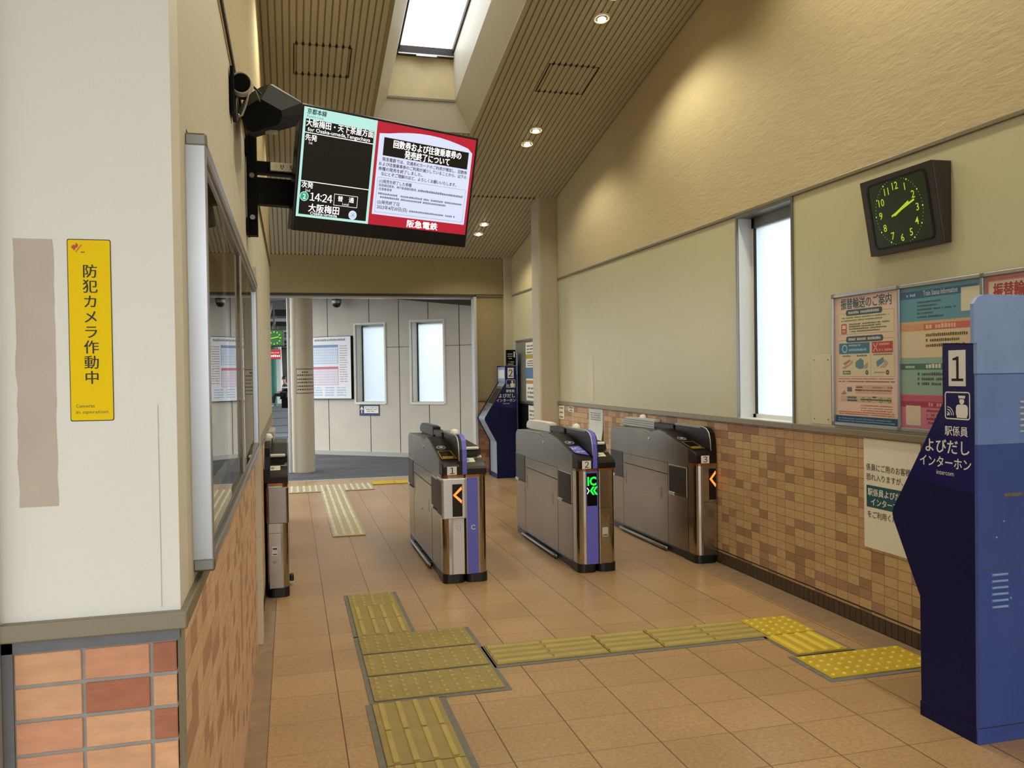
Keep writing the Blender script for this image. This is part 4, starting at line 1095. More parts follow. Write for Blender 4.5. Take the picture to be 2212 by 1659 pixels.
# ------------------------------------------------------------------ intercom kiosks
KW = 0.46
KP = [(0.0, 0.0), (0.292, 0.0), (0.295, 0.50), (0.452, 0.795), (0.460, 0.822), (0.452, 0.850), (0.160, 1.315), (0.160, 1.556), (0.0, 1.55)]
def make_kiosk(number):
    k = empty('intercom_kiosk')
    b = MB()
    b.prism(KP, 0, 0.0, 0.014, M_NAVY); b.prism(KP, 0, KW - 0.014, KW, M_NAVY)
    b.build('side_panel', k)
    i_ = 0.014
    b = MB()
    b.prism([(0.004, 0.0), (0.282, 0.0), (0.282, 0.50), (0.004, 0.50)], 0, i_, KW - i_, M_PANELG)
    b.prism([(0.004, 0.07), (0.285, 0.50), (0.440, 0.797), (0.448, 0.822), (0.440, 0.845), (0.15, 1.31), (0.15, 1.54), (0.004, 1.54)], 0, i_, KW - i_, M_PANELG)
    b.build('front_casing', k)
    # the sloping front with its screen and ledge
    sl = Vector((0, 0.16 - 0.452, 1.315 - 0.850)); Ls = sl.length; sl.normalize()
    b = MB(); sh = Sheet(b, (KW - i_, 0.440, 0.847), (-1, 0, 0), tuple(sl), 0.0012)
    sh.rect(0.02, 0.02, KW - 0.05, Ls - 0.05, M_ALU, 1); sh.rrect(0.06, 0.22, KW - 0.09, Ls - 0.09, 0.01, M_GLASSB, 2)
    sh.disc(0.12, 0.11, 0.028, M_SEAM, 2); sh.disc(0.25, 0.11, 0.022, M_ALUD, 2)
    b.build('control_panel', k)
    b = MB(); b.box((i_, 0.152, 1.34), (KW - i_, 0.157, 1.535), M_BLUE2); b.box((i_ + 0.05, 0.156, 1.38), (KW - i_ - 0.05, 0.159, 1.50), M_WHITE); b.build('front_header', k)
    b = MB(); b.box((-0.003, -0.002, 0.0), (KW + 0.003, 0.297, 0.06), M_NAVY, 0.002); b.build('plinth', k)
    # printed side
    b = MB(); sh = Sheet(b, (0, 0.46, 0), (0, -1, 0), (0, 0, 1), 0.0006)
    arc = [(0.46 - 0.352, 1.005)] + [(0.46 - 0.352 + (0.352) * i / 8, 1.005 - 0.035 * math.sin(PI * 0.5 * i / 8)) for i in range(1, 9)]
    sh.poly(arc + [(0.46, 1.545), (0.304, 1.55), (0.304, 1.313)], M_NAVY2, 1)
    b.build('sign_sheet', k)
    b = MB(); sh = Sheet(b, (0, 0.46, 0), (0, -1, 0), (0, 0, 1), 0.0006)
    sh.rect(0.333, 1.384, 0.421, 1.526, M_WHITE, 2); sh.digits(number, 0.378, 1.404, 0.132, 0.1, M_INK, 3, 0.85, 0.008)
    sh.frame(0.312, 1.252, 0.442, 1.362, 0.005, M_WHITE, 2, r=0.012)
    # staff pictogram with cap and call waves
    cu = 0.400
    sh.rrect(cu - 0.030, 1.262, cu + 0.030, 1.312, 0.014, M_WHITE, 2); sh.rect(cu - 0.026, 1.260, cu + 0.026, 1.285, M_WHITE, 2.2)
    sh.disc(cu, 1.325, 0.0125, M_WHITE, 2); sh.poly([(cu - 0.016, 1.336), (cu + 0.016, 1.336), (cu + 0.018, 1.347), (cu - 0.018, 1.347)], M_WHITE, 2); sh.rect(cu - 0.014, 1.3335, cu + 0.014, 1.336, M_NAVY2, 3)
    for r in (0.012, 0.022, 0.032): sh.ring(0.324, 1.268, r + 0.003, 0.0035, M_WHITE, 2, 8, 0, 90)
    sh.disc(0.328, 1.271, 0.005, M_WHITE, 2, 10)
    sh.text('駅係員', 0.311, 1.190, 0.042, M_WHITE, 2, width=0.118, bold=0.012)
    sh.text('よびだし', 0.204, 1.118, 0.062, M_WHITE, 2, width=0.232, bold=0.012)
    sh.text('インターホン', 0.172, 1.058, 0.050, M_WHITE, 2, width=0.272, bold=0.012)
    sh.text('intercom', 0.264, 1.026, 0.027, M_WHITE, 2, width=0.092)
    b.build('side_lettering', k)
    # back plate
    b = MB()
    b.prism([(0.0, 0.066), (KW, 0.066), (KW, 1.735 - 0.03), (KW - 0.01, 1.735 - 0.01), (KW - 0.03, 1.735), (0.03, 1.735), (0.006, 1.725), (-0.014, 1.70), (-0.014, 1.552), (0.0, 1.552)], 1, -0.016, 0.0, M_BLUE, 0.0)
    b.box((0, -0.012, 0), (KW, 0.0, 0.066), M_BLUE, 0.002)
    bp = b.build('back_plate', k)
    b = MB()
    b.box((-0.0008, -0.0172, 1.160), (KW + 0.0008, -0.004, 1.429), M_BLUE3)
    b.prism([(-0.0008, 1.433), (KW + 0.0008, 1.433), (KW + 0.0008, 1.706), (KW - 0.01, 1.726), (KW - 0.03, 1.736), (0.03, 1.736), (0.0055, 1.726), (-0.0148, 1.701), (-0.0148, 1.551), (-0.0008, 1.551)], 1, -0.0172, 0.0005, M_BLUE2); b.build('upper_cover', bp)
    b = MB(); b.box((0.02, -0.0168, 0.676), (KW - 0.02, -0.014, 0.679), M_ALUD); b.build('cover_seam', bp); b = MB(); b.box((0.0, -0.0168, 0.064), (KW, -0.014, 0.067), M_SEAM); b.build('cover_seam', bp)
    for (xa, xb, za, zb_, mm, nm) in ((0.062, 0.135, 0.530, 0.655, M_BLUE2, 'lower_vent'), (0.198, 0.285, 1.205, 1.320, M_LGREY, 'upper_vent')):
        b = MB()
        for j in range(6):
            z = za + (zb_ - za) * j / 5
            b.cyl((xa, -0.0175, z), (xb, -0.0175, z), 0.005, mm, 10)
        b.build(nm, bp)
    for (x_, z_) in ((0.083, 1.512), (0.083, 1.456), (0.14, 1.70), (0.085, 0.80), (0.12, 0.86), (0.15, 0.56)):
        b = MB(); b.lathe([(0.004, 0), (0.003, 0.002), (0.0003, 0.003)], (x_, -0.0172, z_), M_BLUE2, 10, (0, -1, 0)); b.build('rivet', bp)
    b = MB(); b.box((0.125, -0.0168, 0.955), (0.21, -0.016, 0.968), mat('tape_residue', '#6b6247', 0.8, var=0.4, vscale=60)); b.build('tape_residue', bp)
    return k
K1 = make_kiosk('1'); K1.location = (2.54, 2.672, 0)
tag(K1, 'tall navy intercom kiosk numbered one, its worn blue metal back beside the poster frames', 'intercom kiosk', 'station staff intercom kiosks')
K2 = make_kiosk('2'); K2.location = (3.035, 11.27, 0); K2.rotation_euler[2] = PI / 2
tag(K2, 'navy intercom kiosk numbered two, standing in the corner by the doorway beyond the gates', 'intercom kiosk', 'station staff intercom kiosks')
sg = empty('notice_box', (2.97, 11.30, 1.55), 0, 'small black notice box rising behind the top of intercom kiosk two', 'sign')
b = MB(rel(sg)); b.box((2.90, 11.275, 1.56), (3.028, 11.33, 1.775), M_BLACKM, 0.003); b.build('case', sg)
b = MB(rel(sg)); sh = Sheet(b, (2.90, 11.2745, 1.56), (1, 0, 0), (0, 0, 1), 0.001)
for j in range(3): sh.dashes(0.015, 0.085, 0.15 - j * 0.03, 0.014, M_LGREY, 1, j)
sh.rect(0.10, 0.11, 0.118, 0.19, M_WHITE, 1); sh.dashes(0.015, 0.11, 0.04, 0.016, M_LGREY, 1, 8); sh.dashes(0.015, 0.10, 0.01, 0.016, M_LGREY, 1, 9)
b.build('lettering', sg)

# ------------------------------------------------------------------ wall clock
ck = empty('wall_clock', (XR, 3.68, 2.065), 0, 'dark brown wedge-shaped wall clock with a green dial above the poster frames', 'clock')
CY_0, CY_1 = 3.415, 3.950
ct, cb = (3.010, 2.461), (3.078, 2.065)
b = MB(rel(ck))
pr = [(XR - 0.001, 2.463), (ct[0], 2.461), (cb[0], 2.065), (XR - 0.001, 2.067)]
b.prism(pr, 1, CY_0, CY_1, M_CLOCKB, 0.006, 2)
b.build('case', ck)
V_ = Vector((ct[0] - cb[0], 0, ct[1] - cb[1])); CHh = V_.length; V_.normalize()
b = MB(rel(ck)); sh = Sheet(b, (cb[0], CY_1, cb[1]), (0, -1, 0), tuple(V_), 0.0008)
cw = CY_1 - CY_0
sh.rrect(0.060, 0.034, cw - 0.055, CHh - 0.034, 0.03, M_CLOCKF, 1.5); fc = b.build('dial', ck)
# raised lip round the dial
b = MB(rel(ck)); sh = Sheet(b, (cb[0], CY_1, cb[1]), (0, -1, 0), tuple(V_), 0.0008)
sh.frame(0.052, 0.026, cw - 0.047, CHh - 0.026, 0.010, M_BROWN, 6, r=0.035); b.build('dial_lip', ck)
b = MB(rel(ck)); sh = Sheet(b, (cb[0], CY_1, cb[1]), (0, -1, 0), tuple(V_), 0.0008)
uc, vc = cw / 2 - 0.002, CHh / 2
for h_ in range(12):
    a = math.radians(90 - 30 * (h_ + 1)); r = 0.134
    sh.text(str(h_ + 1), uc + r * math.cos(a), vc + r * math.sin(a) - 0.019, 0.054, M_CLOCKG, 3, align='c', bold=0.004)
for m_ in range(60):
    a = math.radians(6 * m_); r = 0.170
    sh.disc(uc + r * math.cos(a), vc + r * math.sin(a), 0.0048 if m_ % 5 == 0 else 0.0018, M_CLOCKG, 3, 8)
b.build('numerals', fc)
for nm, deg, ln, wd, tail in (('hour_hand', 90 - 66, 0.088, 0.014, 0.035), ('minute_hand', 90 - 72, 0.128, 0.010, 0.055)):
    b = MB(rel(ck)); sh = Sheet(b, (cb[0], CY_1, cb[1]), (0, -1, 0), tuple(V_), 0.0008); a = math.radians(deg)
    sh.bar((uc - tail * math.cos(a), vc - tail * math.sin(a)), (uc + ln * math.cos(a), vc + ln * math.sin(a)), wd, M_CLOCKG, 5 if nm[0] == 'h' else 6); b.build(nm, fc)

# ------------------------------------------------------------------ poster frames and posters on the long wall
PC = {}
def ink(h): return mat('print_' + h.strip('#'), h, 0.45)
def framed(name_label, y0, y1, z0, z1):
    f = empty('clip_poster_holder', (XR, (y0 + y1) / 2, z0), 0, name_label, 'poster holder', 'row of clip poster frames')
    t = 0.020
    for lo, hi in (((XR - 0.02, y1, z0 - t), (XR - 0.001, y0, z0)), ((XR - 0.02, y1, z1), (XR - 0.001, y0, z1 + t)), ((XR - 0.02, y0 - 0.003, z0 - t), (XR - 0.001, y0 + t * 0.6, z1 + t)), ((XR - 0.02, y1, z0 - t), (XR - 0.001, y1 + 0.007, z1 + t))):
        b = MB(rel(f)); b.box(lo, hi, M_ALU, 0.003); b.build('rail', f)
    b = MB(rel(f)); b.box((XR - 0.006, y1 + 0.007, z0), (XR - 0.001, y0, z1), M_LGREY); b.build('back_board', f)
    for yy, zz in ((y0, z1), (y0, z0 - t)):
        b = MB(rel(f)); b.box((XR - 0.023, yy - 0.012, zz - 0.002), (XR - 0.001, yy + t * 0.6 + 0.002, zz + t + 0.003), M_ALUD, 0.004); b.build('corner_cap', f)
    b = MB(rel(f)); b.quad((XR - 0.010, y0, z0), (XR - 0.010, y1 + 0.007, z0), (XR - 0.010, y1 + 0.007, z1), (XR - 0.010, y0, z1), M_GLASS); b.build('cover_sheet', f)
    return f
PZ0, PZ1 = 1.145, 1.872
ys = [4.325, 3.770, 3.215, 2.66]
framed('clip poster frame beside the tall window, holding the pink poster', ys[0], ys[1], PZ0, PZ1)
framed('clip poster frame under the clock, holding the blue banded poster', ys[1], ys[2], PZ0, PZ1)
framed('clip poster frame mostly hidden behind the kiosk, holding the red bordered poster', ys[2], ys[3], PZ0, PZ1)
class FS:
    """poster drawing in fractions of its width and height"""
    def __init__(s, y0, y1, z0, z1):
        s.b = MB(); s.w = y0 - y1; s.h = z1 - z0; s.sh = Sheet(s.b, (XR - 0.0066, y0, z0), (0, -1, 0), (0, 0, 1), 0.0003)
    def r(s, a, b_, c, d, col, L=1): s.sh.rect(a * s.w, b_ * s.h, c * s.w, d * s.h, ink(col), L)
    def rr(s, a, b_, c, d, rad, col, L=1): s.sh.rrect(a * s.w, b_ * s.h, c * s.w, d * s.h, rad, ink(col), L)
    def fr(s, a, b_, c, d, t, col, L=1): s.sh.frame(a * s.w, b_ * s.h, c * s.w, d * s.h, t, ink(col), L)
    def tx(s, body, a, b_, h, col, L=3, width=None, align='l', bold=0.0): s.sh.text(body, a * s.w, b_ * s.h, h, ink(col), L, None if width is None else width * s.w, align, bold)
    def da(s, a, c, v, h, col, L=2, seed=0): s.sh.dashes(a * s.w, c * s.w, v * s.h, h, ink(col), L, seed)
p = FS(4.322, 3.780, PZ0, PZ1)
p.r(0, 0, 1, 1, '#e8c8b8', 0); p.r(0.05, 0.05, 0.96, 0.62, '#e9c9ba', 0.5)
p.tx('振替輸送のご案内', 0.5, 0.908, 0.066, '#e8e0d4', 2, 0.80, 'c', 0.055); p.tx('振替輸送のご案内', 0.5, 0.908, 0.066, '#2f5064', 3, 0.79, 'c', 0.022)
p.r(0.06, 0.70, 0.93, 0.868, '#dcd2b0', 1); p.fr(0.06, 0.70, 0.93, 0.868, 0.002, '#8d7f62', 2)
p.rr(0.19, 0.846, 0.76, 0.893, 0.014, '#34515f', 2); p.da(0.23, 0.72, 0.860, 0.015, '#c8d0c8', 3, 1)
for i, v in enumerate((0.825, 0.803)): p.da(0.11, 0.86 - 0.1 * i, v, 0.008, '#5d6e58', 2, 2 + i)
p.rr(0.11, 0.705, 0.20, 0.785, 0.006, '#b8483e', 2); p.r(0.125, 0.745, 0.185, 0.775, '#e8cdb8', 3); p.r(0.125, 0.715, 0.185, 0.735, '#d79a86', 3)
for i, v in enumerate((0.772, 0.754, 0.735, 0.715)): p.da(0.24, (0.86, 0.74, 0.82, 0.72)[i], v, 0.009, '#5a4a36', 2, 5 + i)
p.r(0.05, 0.365, 0.93, 0.655, '#dcd2b0', 1); p.fr(0.05, 0.365, 0.93, 0.655, 0.002, '#8d7f62', 2)
p.rr(0.19, 0.635, 0.77, 0.683, 0.014, '#34515f', 2); p.da(0.23, 0.73, 0.650, 0.015, '#c8d0c8', 3, 11)
p.r(0.07, 0.545, 0.565, 0.630, '#2f7397', 2); p.r(0.60, 0.545, 0.91, 0.630, '#b63a3c', 2); p.r(0.582, 0.37, 0.585, 0.63, '#8d7f62', 2)
p.sh.ring(0.165 * p.w, 0.587 * p.h, 0.024, 0.007, ink('#a9d3dc'), 3); p.da(0.235, 0.42, 0.605, 0.010, '#a9c6cc', 3, 12); p.da(0.235, 0.52, 0.567, 0.013, '#a9c6cc', 3, 13)
p.sh.bar((0.62 * p.w, 0.556 * p.h), (0.69 * p.w, 0.62 * p.h), 0.006, ink('#e6b8a8'), 3); p.sh.bar((0.69 * p.w, 0.556 * p.h), (0.62 * p.w, 0.62 * p.h), 0.006, ink('#e6b8a8'), 3)
p.da(0.71, 0.86, 0.603, 0.012, '#e0a597', 3, 14); p.da(0.71, 0.90, 0.560, 0.012, '#e0a597', 3, 15)
p.da(0.13, 0.27, 0.522, 0.010, '#6c5d44', 2, 16); p.da(0.36, 0.54, 0.522, 0.010, '#6c5d44', 2, 17); p.da(0.62, 0.9, 0.528, 0.008, '#6c5d44', 2, 18)
def pol(pts, col, L=2): p.sh.poly([(a * p.w, c * p.h) for a, c in pts], ink(col), L)
pol([(0.11, 0.435), (0.24, 0.465), (0.30, 0.50), (0.29, 0.47), (0.17, 0.425)], '#c58f7c'); pol([(0.13, 0.47), (0.24, 0.50), (0.27, 0.49), (0.17, 0.455)], '#b9765f')
pol([(0.34, 0.44), (0.34, 0.48), (0.42, 0.51), (0.47, 0.49), (0.47, 0.43), (0.40, 0.425)], '#5c8493'); pol([(0.47, 0.45), (0.54, 0.48), (0.53, 0.43), (0.48, 0.425)], '#b79b88')
pol([(0.66, 0.48), (0.77, 0.515), (0.78, 0.475), (0.68, 0.437)], '#5f89a0'); pol([(0.78, 0.50), (0.85, 0.47), (0.80, 0.435), (0.70, 0.430), (0.78, 0.465)], '#b5a596')
p.r(0.13, 0.383, 0.26, 0.412, '#55605c', 2); p.da(0.145, 0.25, 0.391, 0.011, '#c8c8b8', 3, 19)
for u in (0.52, 0.83): p.sh.disc(u * p.w, 0.398 * p.h, 0.013, ink('#3a3c34'), 2); p.sh.disc(u * p.w, 0.398 * p.h, 0.005, ink('#b8b49c'), 3)
p.da(0.63, 0.79, 0.392, 0.009, '#9c8c6c', 2, 20)
p.da(0.06, 0.92, 0.345, 0.006, '#8b7a64', 2, 21); p.da(0.06, 0.93, 0.322, 0.008, '#6c5648', 2, 22)
p.r(0.34, 0.232, 0.89, 0.30, '#d2ab93', 1); p.r(0.09, 0.165, 0.89, 0.215, '#cdb49b', 1)
p.r(0.20, 0.247, 0.28, 0.283, '#5d5f70', 2); p.da(0.33, 0.45, 0.277, 0.010, '#2f2a26', 2, 23); p.da(0.60, 0.75, 0.277, 0.008, '#a85a4c', 2, 24); p.da(0.83, 0.9, 0.277, 0.008, '#4d4c3c', 2, 25)
p.r(0.33, 0.255, 0.43, 0.266, '#2d2c28', 2); p.r(0.43, 0.256, 0.88, 0.263, '#6a4438', 2)
pol([(0.09, 0.225), (0.15, 0.255), (0.19, 0.235), (0.17, 0.222)], '#9a8676')
p.r(0.20, 0.193, 0.35, 0.208, '#3f6072', 2); p.r(0.20, 0.172, 0.36, 0.186, '#4a5a64', 2)
p.r(0.42, 0.183, 0.88, 0.193, '#2f6a3c', 2)
for u in (0.46, 0.555, 0.73, 0.85): p.sh.ring(u * p.w, 0.188 * p.h, 0.014, 0.003, ink('#31633c'), 3, 14)
p.r(0.60, 0.203, 0.66, 0.213, '#22201c', 2)
for i, v in enumerate((0.138, 0.118, 0.100)): p.da(0.42, 0.9, v, 0.006, ('#b0503a', '#8d8a6c', '#b0503a')[i], 2, 30 + i)
for i, v in enumerate((0.082, 0.066)): p.da(0.06, 0.93, v, 0.007, '#a8682c', 2, 33 + i)
p.r(0, 0, 1, 0.055, '#1f4a70', 2); p.da(0.04, 0.88, 0.030, 0.006, '#8fb2c8', 3, 36); p.da(0.04, 0.94, 0.012, 0.006, '#8fb2c8', 3, 37)
tag(p.b.build('poster'), 'pink poster about alternative transport with blue and red headings, under clear cover', 'poster')
p = FS(3.766, 3.225, PZ0, PZ1)
p.r(0, 0.755, 1, 1, '#5a97aa', 0); p.r(0, 0.50, 1, 0.755, '#dfcda6', 0); p.r(0, 0.70, 1, 0.755, '#d3ab84', 0.5); p.r(0, 0.24, 1, 0.50, '#8fb0a4', 0); p.r(0, 0, 1, 0.24, '#cf7a90', 0)
p.r(0, 0.918, 0.95, 0.972, '#2b6590', 1); p.da(0.08, 0.2, 0.935, 0.014, '#b9d4de', 3, 40); p.tx('Train Status Information', 0.30, 0.932, 0.036, '#d5e4ea', 3, 0.42, 'l', 0.01)
for i in range(5): p.da(0.22, 0.22 + (0.30, 0.26, 0.48, 0.2, 0.34)[i], 0.882 - i * 0.026, 0.010, '#2c5560', 2, 41 + i)
p.r(0.76, 0.80, 0.97, 0.955, '#ddd8bc', 2)
p.r(0, 0.690, 1, 0.735, '#cf6a58', 1); p.da(0.33, 0.72, 0.700, 0.022, '#e8bfa6', 3, 46); p.r(0, 0.690, 0.3, 0.735, '#d29a76', 1.5)
p.r(0.06, 0.52, 0.25, 0.665, '#d9cdb0', 1)
for i in range(3): p.da(0.33, (0.93, 0.74, 0.80)[i], 0.645 - i * 0.036, 0.016, '#5f4f30', 2, 47 + i)
p.r(0, 0.415, 1, 0.458, '#2f6f66', 1); p.da(0.06, 0.18, 0.427, 0.013, '#b9d0c4', 3, 50); p.da(0.33, 0.72, 0.425, 0.022, '#d5dccb', 3, 51)
for i in range(3): p.da(0.22, (0.65, 0.76, 0.78)[i], 0.375 - i * 0.034, 0.015, '#34473e', 2, 52 + i)
p.r(0, 0.150, 1, 0.192, '#a83453', 1); p.da(0.33, 0.72, 0.160, 0.020, '#dc93a2', 3, 55); p.r(0, 0.192, 1, 0.235, '#bd5570', 0.5)
p.r(0.06, 0.020, 0.255, 0.160, '#d8ccb4', 1.5)
for i in range(4): p.da(0.33, (0.70, 0.66, 0.74, 0.6)[i], 0.120 - i * 0.028, 0.013, '#8a2e48', 2, 56 + i)
tag(p.b.build('poster'), 'poster in blue, sand, teal and pink bands with blank code squares, under the clock', 'poster')
p = FS(3.21, 2.675, PZ0, PZ1)
p.r(0, 0, 1, 1, '#c9807e', 0); p.r(0.04, 0.03, 0.96, 0.965, '#dccdb4', 1); p.fr(0.02, 0.015, 0.98, 0.98, 0.003, '#a83a44', 2)
p.tx('振替輸送のご案内', 0.09, 0.865, 0.075, '#a82c3c', 3, 0.84, 'l', 0.03)
for i in range(9): p.da(0.1, 0.9, 0.74 - i * 0.07, 0.018, '#6a5a48', 2, 60 + i)
tag(p.b.build('poster'), 'cream poster with a red border and red heading, half hidden by the tall blue kiosk', 'poster')

# paper notices on the tiles
def paper(name, label, y0, y1, z0, z1, draw=None, X=XR - 0.0152, curl=0.0, m=None):
    b = MB(); m = m or M_PAPER
    n = 8
    V = []; F = []
    for s_ in (0, 1):
        for i in range(n + 1):
            t = i / n; z = z1 + (z0 - z1) * t; off = curl * max(0, t - 0.35) ** 2 + s_ * 0.0009
            V += [(X - off, y0, z), (X - off, y1, z)]
    for s_ in (0, 1):
        o = s_ * 2 * (n + 1)
        for i in range(n): F.append((o + 2 * i, o + 2 * i + 1, o + 2 * i + 3, o + 2 * i + 2))
    b.add(V, F, m)
    if draw: draw(b, y0, y1, z0, z1)
    o = b.build(name); tag(o, label, 'notice'); return o
def dr_notice(b, y0, y1, z0, z1):
    sh = Sheet(b, (XR - 0.0162, y0, z0), (0, -1, 0), (0, 0, 1), 0.0005); H_ = z1 - z0
    I = ink('#3a4248')
    sh.text('係員にご用のお客様は', 0.022, 0.715 * H_, 0.042, I, 1, width=0.385, bold=0.008)
    sh.text('恐れ入りますが、', 0.022, 0.625 * H_, 0.042, I, 1, width=0.29, bold=0.008)
    sh.rect(0.022, 0.375 * H_, 0.41, 0.575 * H_, ink('#1d5563'), 1)
    sh.text('駅係員よびだし', 0.034, 0.487 * H_, 0.045, M_WHITE, 2, width=0.30, bold=0.02); sh.text('インターホン', 0.06, 0.400 * H_, 0.045, M_WHITE, 2, width=0.26, bold=0.02)
    sh.text('をご利用ください。', 0.03, 0.285 * H_, 0.042, I, 1, width=0.33, bold=0.008)
paper('paper_notice', 'large white paper notice taped to the brown tiles beside the numbered-one kiosk', 4.062, 3.62, 0.457, 1.066, dr_notice)
def dr_small(seed, colr=None):
    def f(b, y0, y1, z0, z1):
        sh = Sheet(b, (XR - 0.0162, y0, z0), (0, -1, 0), (0, 0, 1), 0.0008); H_ = z1 - z0; W_ = y0 - y1
        n = max(2, int(H_ / 0.05))
        for i in range(n): sh.dashes(W_ * 0.15, W_ * 0.85, H_ * (1 - (i + 0.7) / n), min(0.02, H_ * 0.3), M_GREYM, 1, seed + i)
    return f
paper('paper_notice', 'narrow cream notice strip on the tiles touching the corner column', 9.61, 9.40, 0.90, 1.060, dr_small(70), m=M_OFFW)
paper('paper_notice', 'small cream label just under the dado rail near the corner column', 9.25, 9.06, 1.000, 1.060, dr_small(75), m=M_OFFW)
def dr_curl(b, y0, y1, z0, z1):
    sh = Sheet(b, (XR - 0.0172, y0, z0), (0, -1, 0), (0, 0, 1), 0.0008); H_ = z1 - z0; W_ = y0 - y1
    for i in range(4): sh.dashes(W_ * 0.12, W_ * 0.85, H_ * (0.85 - 0.07 * i), 0.014, M_GREYTOP, 1, 80 + i)
paper('paper_notice', 'pale blue-green paper notice with a curling lower edge, on the tiles behind gate two', 8.555, 8.14, 0.735, 1.062, dr_curl, curl=0.05, m=mat('pale_print', '#c9d0c8', 0.5, var=0.12, vscale=5))
# blank cover plates screwed to the wall panels
for i, (ya, yb, za, zb_, lab) in enumerate(((4.566, 4.368, 1.122, 1.541, 'cream cover plate with four screws between the tall window and the posters'), (8.61, 8.44, 1.140, 1.632, 'narrow cream cover plate low on the wall behind gate two'))):
    c = empty('cover_plate', (XR, (ya + yb) / 2, za), 0, lab, 'cover plate')
    b = MB(rel(c)); b.box((XR - 0.003, yb, za), (XR, ya, zb_), mat('plate_paint', '#cbc2a2', 0.4), 0.001); b.build('plate', c)
    for yy in (ya - 0.03, yb + 0.03):
        for zz in (za + 0.03, zb_ - 0.03):
            b = MB(rel(c)); b.cyl((XR - 0.0045, yy, zz), (XR - 0.002, yy, zz), 0.004, M_SEAM, 8); b.build('screw', c)

# notice board between the two columns
nb = empty('notice_board', (XR, 10.75, 0.70), 0, 'glazed grey notice board between the corner columns behind kiosk two', 'notice board')
b = MB(rel(nb)); b.box((XR - 0.02, 9.98, 1.06), (XR, 11.52, 1.885), mat('board_grey', '#77776c', 0.3)); b.build('board', nb)
b = MB(rel(nb)); b.box((XR - 0.02, 9.98, 0.55), (XR, 11.52, 1.03), M_BLACKM); b.build('lower_board', nb)
for lo, hi in (((XR - 0.03, 9.97, 1.885), (XR, 11.53, 1.91)), ((XR - 0.03, 9.97, 1.03), (XR, 11.53, 1.055)), ((XR - 0.03, 11.51, 0.55), (XR, 11.535, 1.91)), ((XR - 0.03, 9.965, 0.55), (XR, 9.99, 1.91))):
    b = MB(rel(nb)); b.box(lo, hi, M_ALU if lo[1] > 11 else M_ALUD, 0.003); b.build('rail', nb)
def board_paper(label, y0, y1, z0, z1, bands):
    b = MB(); b.box((XR - 0.0212, y1, z0), (XR - 0.0202, y0, z1), M_PAPER)
    sh = Sheet(b, (XR - 0.0213, y0, z0), (0, -1, 0), (0, 0, 1), 0.0008); W_ = y0 - y1; H_ = z1 - z0
    for v0, v1, col in bands:
        if col: sh.rect(0, v0 * H_, W_, v1 * H_, ink(col), 1)
        else:
            for j in range(3): sh.dashes(W_ * 0.1, W_ * 0.9, H_ * (v0 + (v1 - v0) * (0.7 - 0.3 * j)), H_ * (v1 - v0) * 0.16, M_GREYM, 1, j + int(v0 * 100))
    tag(b.build('poster'), label, 'poster')
board_paper('white poster with yellow and blue bands pinned in the notice board by kiosk two', 11.02, 10.42, 1.08, 1.86, ((0.80, 0.98, None), (0.72, 0.80, '#b09a2c'), (0.58, 0.71, None), (0.38, 0.57, '#48719a'), (0.29, 0.35, '#b0882c'), (0.02, 0.27, None)))
board_paper('white sheet with dark lettering on the black panel below the notice board', 10.92, 10.42, 0.60, 1.015, ((0.05, 0.5, None), (0.5, 0.92, None)))

# ------------------------------------------------------------------ marks and stickers on the pier
st = empty('camera_warning_sticker', (-0.316, YF, 1.395), 0, 'tall yellow security camera warning sticker on the cream pier', 'sticker')
b = MB(rel(st)); sh = Sheet(b, (-0.348, YF + 0.0016, 1.395), (1, 0, 0), (0, 0, 1), 0.0003)
sx0, sx1, sz1 = 0.0, 0.0655, 0.298
sh.rrect(sx0, 0, sx1, sz1, 0.003, M_INK, 1); sh.rrect(sx0 + 0.0012, 0.0014, sx1 - 0.0012, sz1 - 0.0014, 0.0025, M_YEL, 2); b.build('sheet', st)
b = MB(rel(st)); sh = Sheet(b, (-0.348, YF + 0.0016, 1.395), (1, 0, 0), (0, 0, 1), 0.0003)
sh.vtext('防犯カメラ作動中', 0.0335, 0.246, 0.0235, 0.0249, M_INK, 3, bold=0.012)
sh.text('Cameras', 0.0085, 0.0225, 0.0078, ink('#5a4a10'), 3, width=0.028); sh.text('in operation', 0.0085, 0.0125, 0.0078, ink('#5a4a10'), 3, width=0.048)
RD = ink('#b8321e')
sh.poly([(0.006, 0.285), (0.010, 0.289), (0.014, 0.285), (0.011, 0.279)], RD, 3); sh.poly([(0.012, 0.287), (0.014, 0.292), (0.017, 0.288), (0.015, 0.283)], RD, 3); sh.bar((0.013, 0.277), (0.022, 0.289), 0.0012, RD, 3)
sh.dashes(0.018, 0.027, 0.2755, 0.0024, ink('#6a3a10'), 3, 2)
b.build('lettering', st)
b = MB()
sh = Sheet(b, (-0.426, YF + 0.0018, 1.258), (1, 0, 0), (0, 0, 1), 0.0003)
rnd = random.Random(3); L_ = []
for i in range(19): L_.append((rnd.uniform(-0.0022, 0.0018) + (0.003 if i in (5, 6) else 0), 0.434 - 0.434 * i / 18))
R2 = [(0.057 + rnd.uniform(-0.0012, 0.0012), 0.434 * i / 18) for i in range(19)]
for i in range(18):
    a, c = L_[i], L_[i + 1]; e_, f_ = R2[18 - i], R2[17 - i]
    sh.poly([c, f_, e_, a], mat('adhesive_residue', '#beb19f', 0.6, var=0.05, vscale=12), 1)
o = b.build('adhesive_residue'); tag(o, 'beige rectangular glue mark of a removed sign beside the yellow sticker', 'mark')

